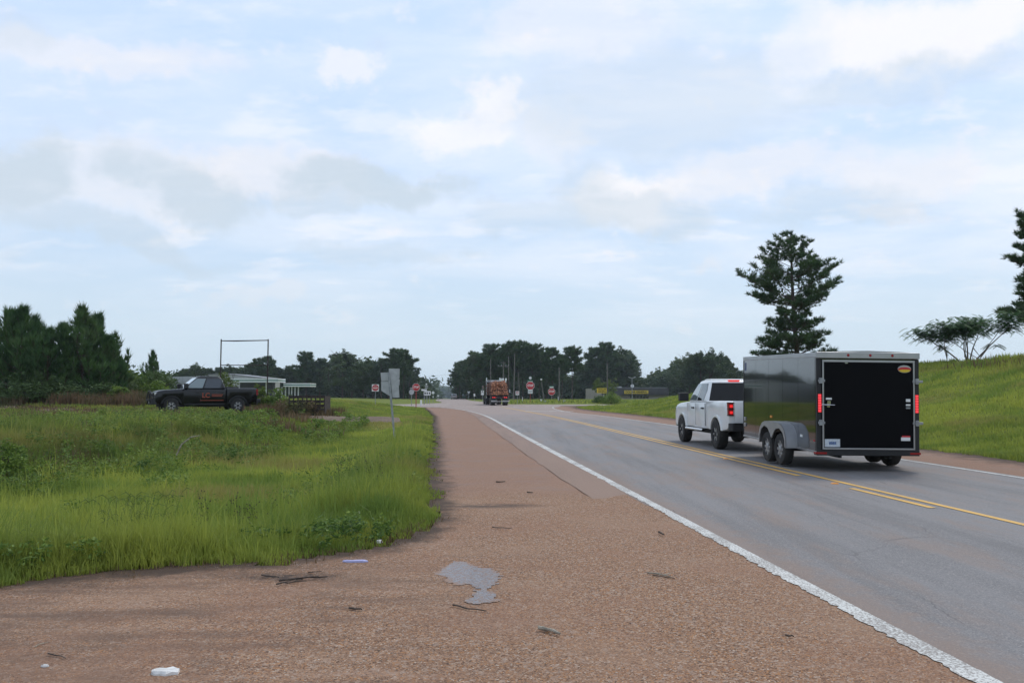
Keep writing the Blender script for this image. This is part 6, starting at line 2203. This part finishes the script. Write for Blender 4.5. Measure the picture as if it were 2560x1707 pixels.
stick(1128, 1517, 1212, 1530, .011, 'stick', 'dark curved twig below the grey asphalt patch')
stick(1347, 1576, 1400, 1590, .022, 'driftwood', 'bleached splinter of wood on the gravel', .008, 'wood_splinter', 'wood')
stick(1355, 1573, 1392, 1582, .015, 'driftwood', 'thin bleached splinter lying against the thicker one', .006, 'wood_splinter', 'wood')
stick(1620, 1435, 1672, 1443, .012, 'driftwood', 'small bundle of dry stems on the gravel', .02, 'dry_stems', 'stems', fork=True)
stick(1634, 1440, 1690, 1448, .008, 'stick', 'dark stem beside the bundle of dry stems', .015, 'dry_stems', 'stems')
stick(1240, 1207, 1262, 1206, .022, 'stick', 'short dark piece of bark far down the pull-off', .006)
stick(1318, 1233, 1332, 1234, .02, 'stick', 'tiny dark bit of bark near the shoulder strip', .004)
stick(700, 1456, 815, 1445, .016, 'stick', 'long black twig by the damp patch near the grass', .03, fork=True)
stick(690, 1463, 760, 1452, .012, 'stick', 'black twig crossing under the long one', .03, fork=True)
stick(652, 1441, 700, 1446, .011, 'stick', 'black twig left of the crossing twigs', .02)
stick(872, 1524, 905, 1528, .014, 'stick', 'short dark stick lower down the gravel, left of the asphalt patch', .01)
stick(1964, 1592, 1985, 1594, .012, 'stick', 'small reddish stick close to the white line', .004)
stick(1648, 1334, 1660, 1340, .02, 'stick', 'small dark bark chip in front of the road edge', .004)
stick(768, 1433, 806, 1430, .008, 'stick', 'thin twig above the damp patch', .01)
stick(1232, 1320, 1280, 1322, .010, 'stick', 'thin broken twig in the middle of the pull-off', .01)
stick(88, 1617, 122, 1606, .006, 'driftwood', 'thin pale stem at the left of the gravel', .006)
stick(124, 1636, 165, 1648, .007, 'stick', 'thin dark stem at the left of the gravel', .008)


def flat_litter(name, u, v, w, d, mat, lab, cat, h=.012, seed=1, rz=0):
    rd = random.Random(seed); p = on_gravel(u, v); mb = MB()
    n = 14; ring = [(w / 2 * math.cos(2 * PI * k / n) * rd.uniform(.82, 1.1), d / 2 * math.sin(2 * PI * k / n) * rd.uniform(.8, 1.1)) for k in range(n)]
    mb.layers(ring, [(0, 0), (h * .7, .002), (h, .012)], 'xy')
    vs = list(mb.v); mb.v = [(x_, y_, z_ + (rd.uniform(0, h * .8) if z_ > 0 else 0)) for x_, y_, z_ in vs]
    o = mb.build(name, M[mat], loc=tuple(p), rot=(0, 0, rz))
    return tag(o, lab, cat, 'litter and sticks on the gravel')


flat_litter('litter', 415, 1682, .165, .12, 'paper', 'crumpled white litter near the bottom of the gravel', 'litter', .014, 3)
flat_litter('litter', 113, 1665, .05, .03, 'paper', 'tiny white scrap at the bottom left of the gravel', 'litter', .008, 4)
flat_litter('litter', 888, 1404, .25, .06, 'lilac', 'flat pale lilac wrapper near the grass edge', 'wrapper', .012, 5)
flat_litter('litter', 948, 1356, .07, .08, 'paper', 'small white scrap at the grass corner', 'litter', .02, 6)
for u, v, lab in ((115, 1433, 'small pale stone at the left edge of the grass'), (376, 1404, 'white stone by the soil edge'), (190, 1428, 'pale stone between the others along the grass')):
    flat_litter('pale_stone', u, v + 4, .06, .05, 'paper', lab, 'stone', .02, int(u))
for u, v, lab in ((2087, 1209, 'orange road stud beside the broken yellow line'), (1815, 1147, 'orange road stud between the yellow lines by the trailer')):
    p = at(u, v, .02); mb = MB(); mb.layers([(-.06, -.05), (.06, -.05), (.06, .05), (-.06, .05)], [(0, 0), (.02, .018)], 'xy')
    tag(mb.build('road_stud', M['amber'], loc=(p.x, p.y, .022)), lab, 'road stud', 'road studs')

# loose pebbles standing up from the gravel in the foreground
n = 4200
x, y = scatter(n, 4.3, 12, -.62, .6)
k = (sd(LEFT, x, y, False) < -.02) & (x < np.interp(y, wl[:, 1], wl[:, 0]) + .5)
x, y = x[k], y[k]; n = len(x)
s = rng.uniform(.0022, .0062, n)
base = np.array([(1, 0, 0), (-.5, .87, 0), (-.5, -.87, 0), (.3, 0, .8), (-.6, .3, .6)])
jit = rng.uniform(.7, 1.3, (n, 5, 3))
ang = rng.uniform(0, 6.28, n); ca, sa = np.cos(ang), np.sin(ang)
B_ = base[None] * jit * s[:, None, None]
V = np.stack([B_[..., 0] * ca[:, None] - B_[..., 1] * sa[:, None] + x[:, None], B_[..., 0] * sa[:, None] + B_[..., 1] * ca[:, None] + y[:, None], B_[..., 2] + .012], -1).reshape(-1, 3)
i5 = (np.arange(n) * 5)[:, None]
T = np.concatenate([i5 + t for t in ([0, 1, 3], [1, 4, 3], [1, 2, 4], [2, 3, 4], [2, 0, 3])], 0)
me = np_mesh('loose_gravel', V, T)
mg = pbr('loose pebbles', (.25, .165, .11), .9)
t = NT(mg.node_tree); vo = t.node('ShaderNodeTexVoronoi'); vo.inputs['Scale'].default_value = 18; t.l.new(t.pos(), vo.inputs['Vector'])
sp = t.node('ShaderNodeSeparateColor'); t.l.new(vo.outputs['Color'], sp.inputs[0])
t.l.new(t.mix(t.step(sp.outputs[0], 0, 1, 0, 1, False), (.12, .075, .05), (.42, .31, .23)), t.n['Principled BSDF'].inputs['Base Color'])
me.materials.append(mg)
tag(link(bpy.data.objects.new('loose_gravel', me)), 'loose pebbles on the gravel in front', 'gravel', kind='stuff')


# ---------------------------------------------------------------- tall stalks and seed heads standing out of the grass
def stalks(name, u, v, zg, n, H, mat, lab, heads=True, spread=.25, r=.004):
    p = at(u, v, zg); z0 = h1(p.x, p.y)
    R = empty(name, (p.x, p.y, z0))
    mb = MB(); hb = MB()
    for i in range(n):
        a = random.uniform(0, 6.28); q0 = Vector((random.gauss(0, spread * .4), random.gauss(0, spread * .4), 0))
        h_ = H * random.uniform(.7, 1.1); ln = Vector((math.cos(a), math.sin(a), 0)) * random.uniform(.05, .22) * h_
        pts = [q0, q0 + ln * .25 + Vector((0, 0, h_ * .5)), q0 + ln + Vector((0, 0, h_))]
        mb.tube(pts, [r, r * .8, r * .5], 4)
        if heads:
            for j in range(7):
                b = pts[1].lerp(pts[2], .3 + .1 * j); e = b + Vector((random.uniform(-.07, .07), random.uniform(-.07, .07), random.uniform(.03, .09)))
                mb.tube([b, e], [r * .4, r * .3], 3)
                hb.lathe([(.001, -.012), (.009, 0), (.001, .012)], tuple(e), 5, 'z')
        else:
            hb.tube([pts[2], pts[2] + ln.normalized() * .06 + Vector((0, 0, .05)), pts[2] + ln.normalized() * .14 + Vector((0, 0, .02))], [.003, .0045, .0015], 4)
    tag(mb.build('stems', M[mat], R), kind='stuff'); tag(hb.build('seed_heads', M['stick' if heads else 'lime_leaf'], R), kind='stuff')
    return tag(R, lab, 'weed', 'tall stalks standing out of the ditch grass')


for u, v, zg, n, H, lab in [(549, 1345, -.3, 4, .95, 'dark seeded weed stalk, the tallest of those in the ditch grass'), (580, 1340, -.3, 3, .8, 'dark seeded stalk just right of the tallest one'),
                            (632, 1330, -.3, 5, .72, 'dark seeded weed right of the two tallest stalks'), (598, 1350, -.3, 3, .7, 'short dark seeded stalk between the taller ones'),
                            (505, 1335, -.3, 3, .62, 'thin dark seeded stalk left of the tallest one'), (860, 1230, -.2, 4, .6, 'dark stalks near the right edge of the ditch grass'),
                            (930, 1235, -.1, 4, .6, 'dark stalks beside the gravel edge'), (760, 1300, -.3, 3, .6, 'dark stalks in the bright grass below the leaning sign')]:
    stalks('weed_stalk', u, v, zg, n, H, 'weed', lab)
for u, v, zg, n, H, lab in [(300, 1395, -.2, 12, .85, 'tall pale grass tuft leaning over the edge of the gravel'), (340, 1400, -.2, 10, .75, 'tall pale grass tuft right of the tallest tuft'),
                            (60, 1390, -.2, 7, .6, 'pale grass tuft near the left edge'), (405, 1375, -.2, 5, .9, 'thin pale grass stems curving over the ditch')]:
    stalks('grass_tuft', u, v, zg, n * 2, H, 'lime_leaf', lab, False, .35, .0035)
mb = MB(); a = at(441, 1137, .3); z0 = a.z
mb.tube([a, a + Vector((.10, 0, .22)), a + Vector((.30, 0, .38)), a + Vector((.50, 0, .42))], [.02, .018, .014, .006], 5)
tag(mb.build('dead_branch', M['driftwood']), 'pale curved dead stem sticking out of the ditch bank', 'dead stem')

# ================================================================ air
x0, x1, y0, y1, z0, z1 = -2900, 2900, -60, 3300, -12, 48
mb = MB(); mb.box(x0, x1, y0, y1, z0, z1)
hz = mb.build('haze', pbr('air', (1, 1, 1)))
hm = hz.data.materials[0]; hm.name = 'thin summer haze'
t = NT(hm.node_tree); t.n.clear()
o_ = t.node('ShaderNodeOutputMaterial'); pv = t.node('ShaderNodeVolumePrincipled')
pv.inputs['Color'].default_value = (.80, .90, 1.0, 1); pv.inputs['Density'].default_value = 0.00017; pv.inputs['Anisotropy'].default_value = .2
t.l.new(pv.outputs[0], o_.inputs['Volume'])
tag(hz, 'thin pale summer haze', kind='stuff')
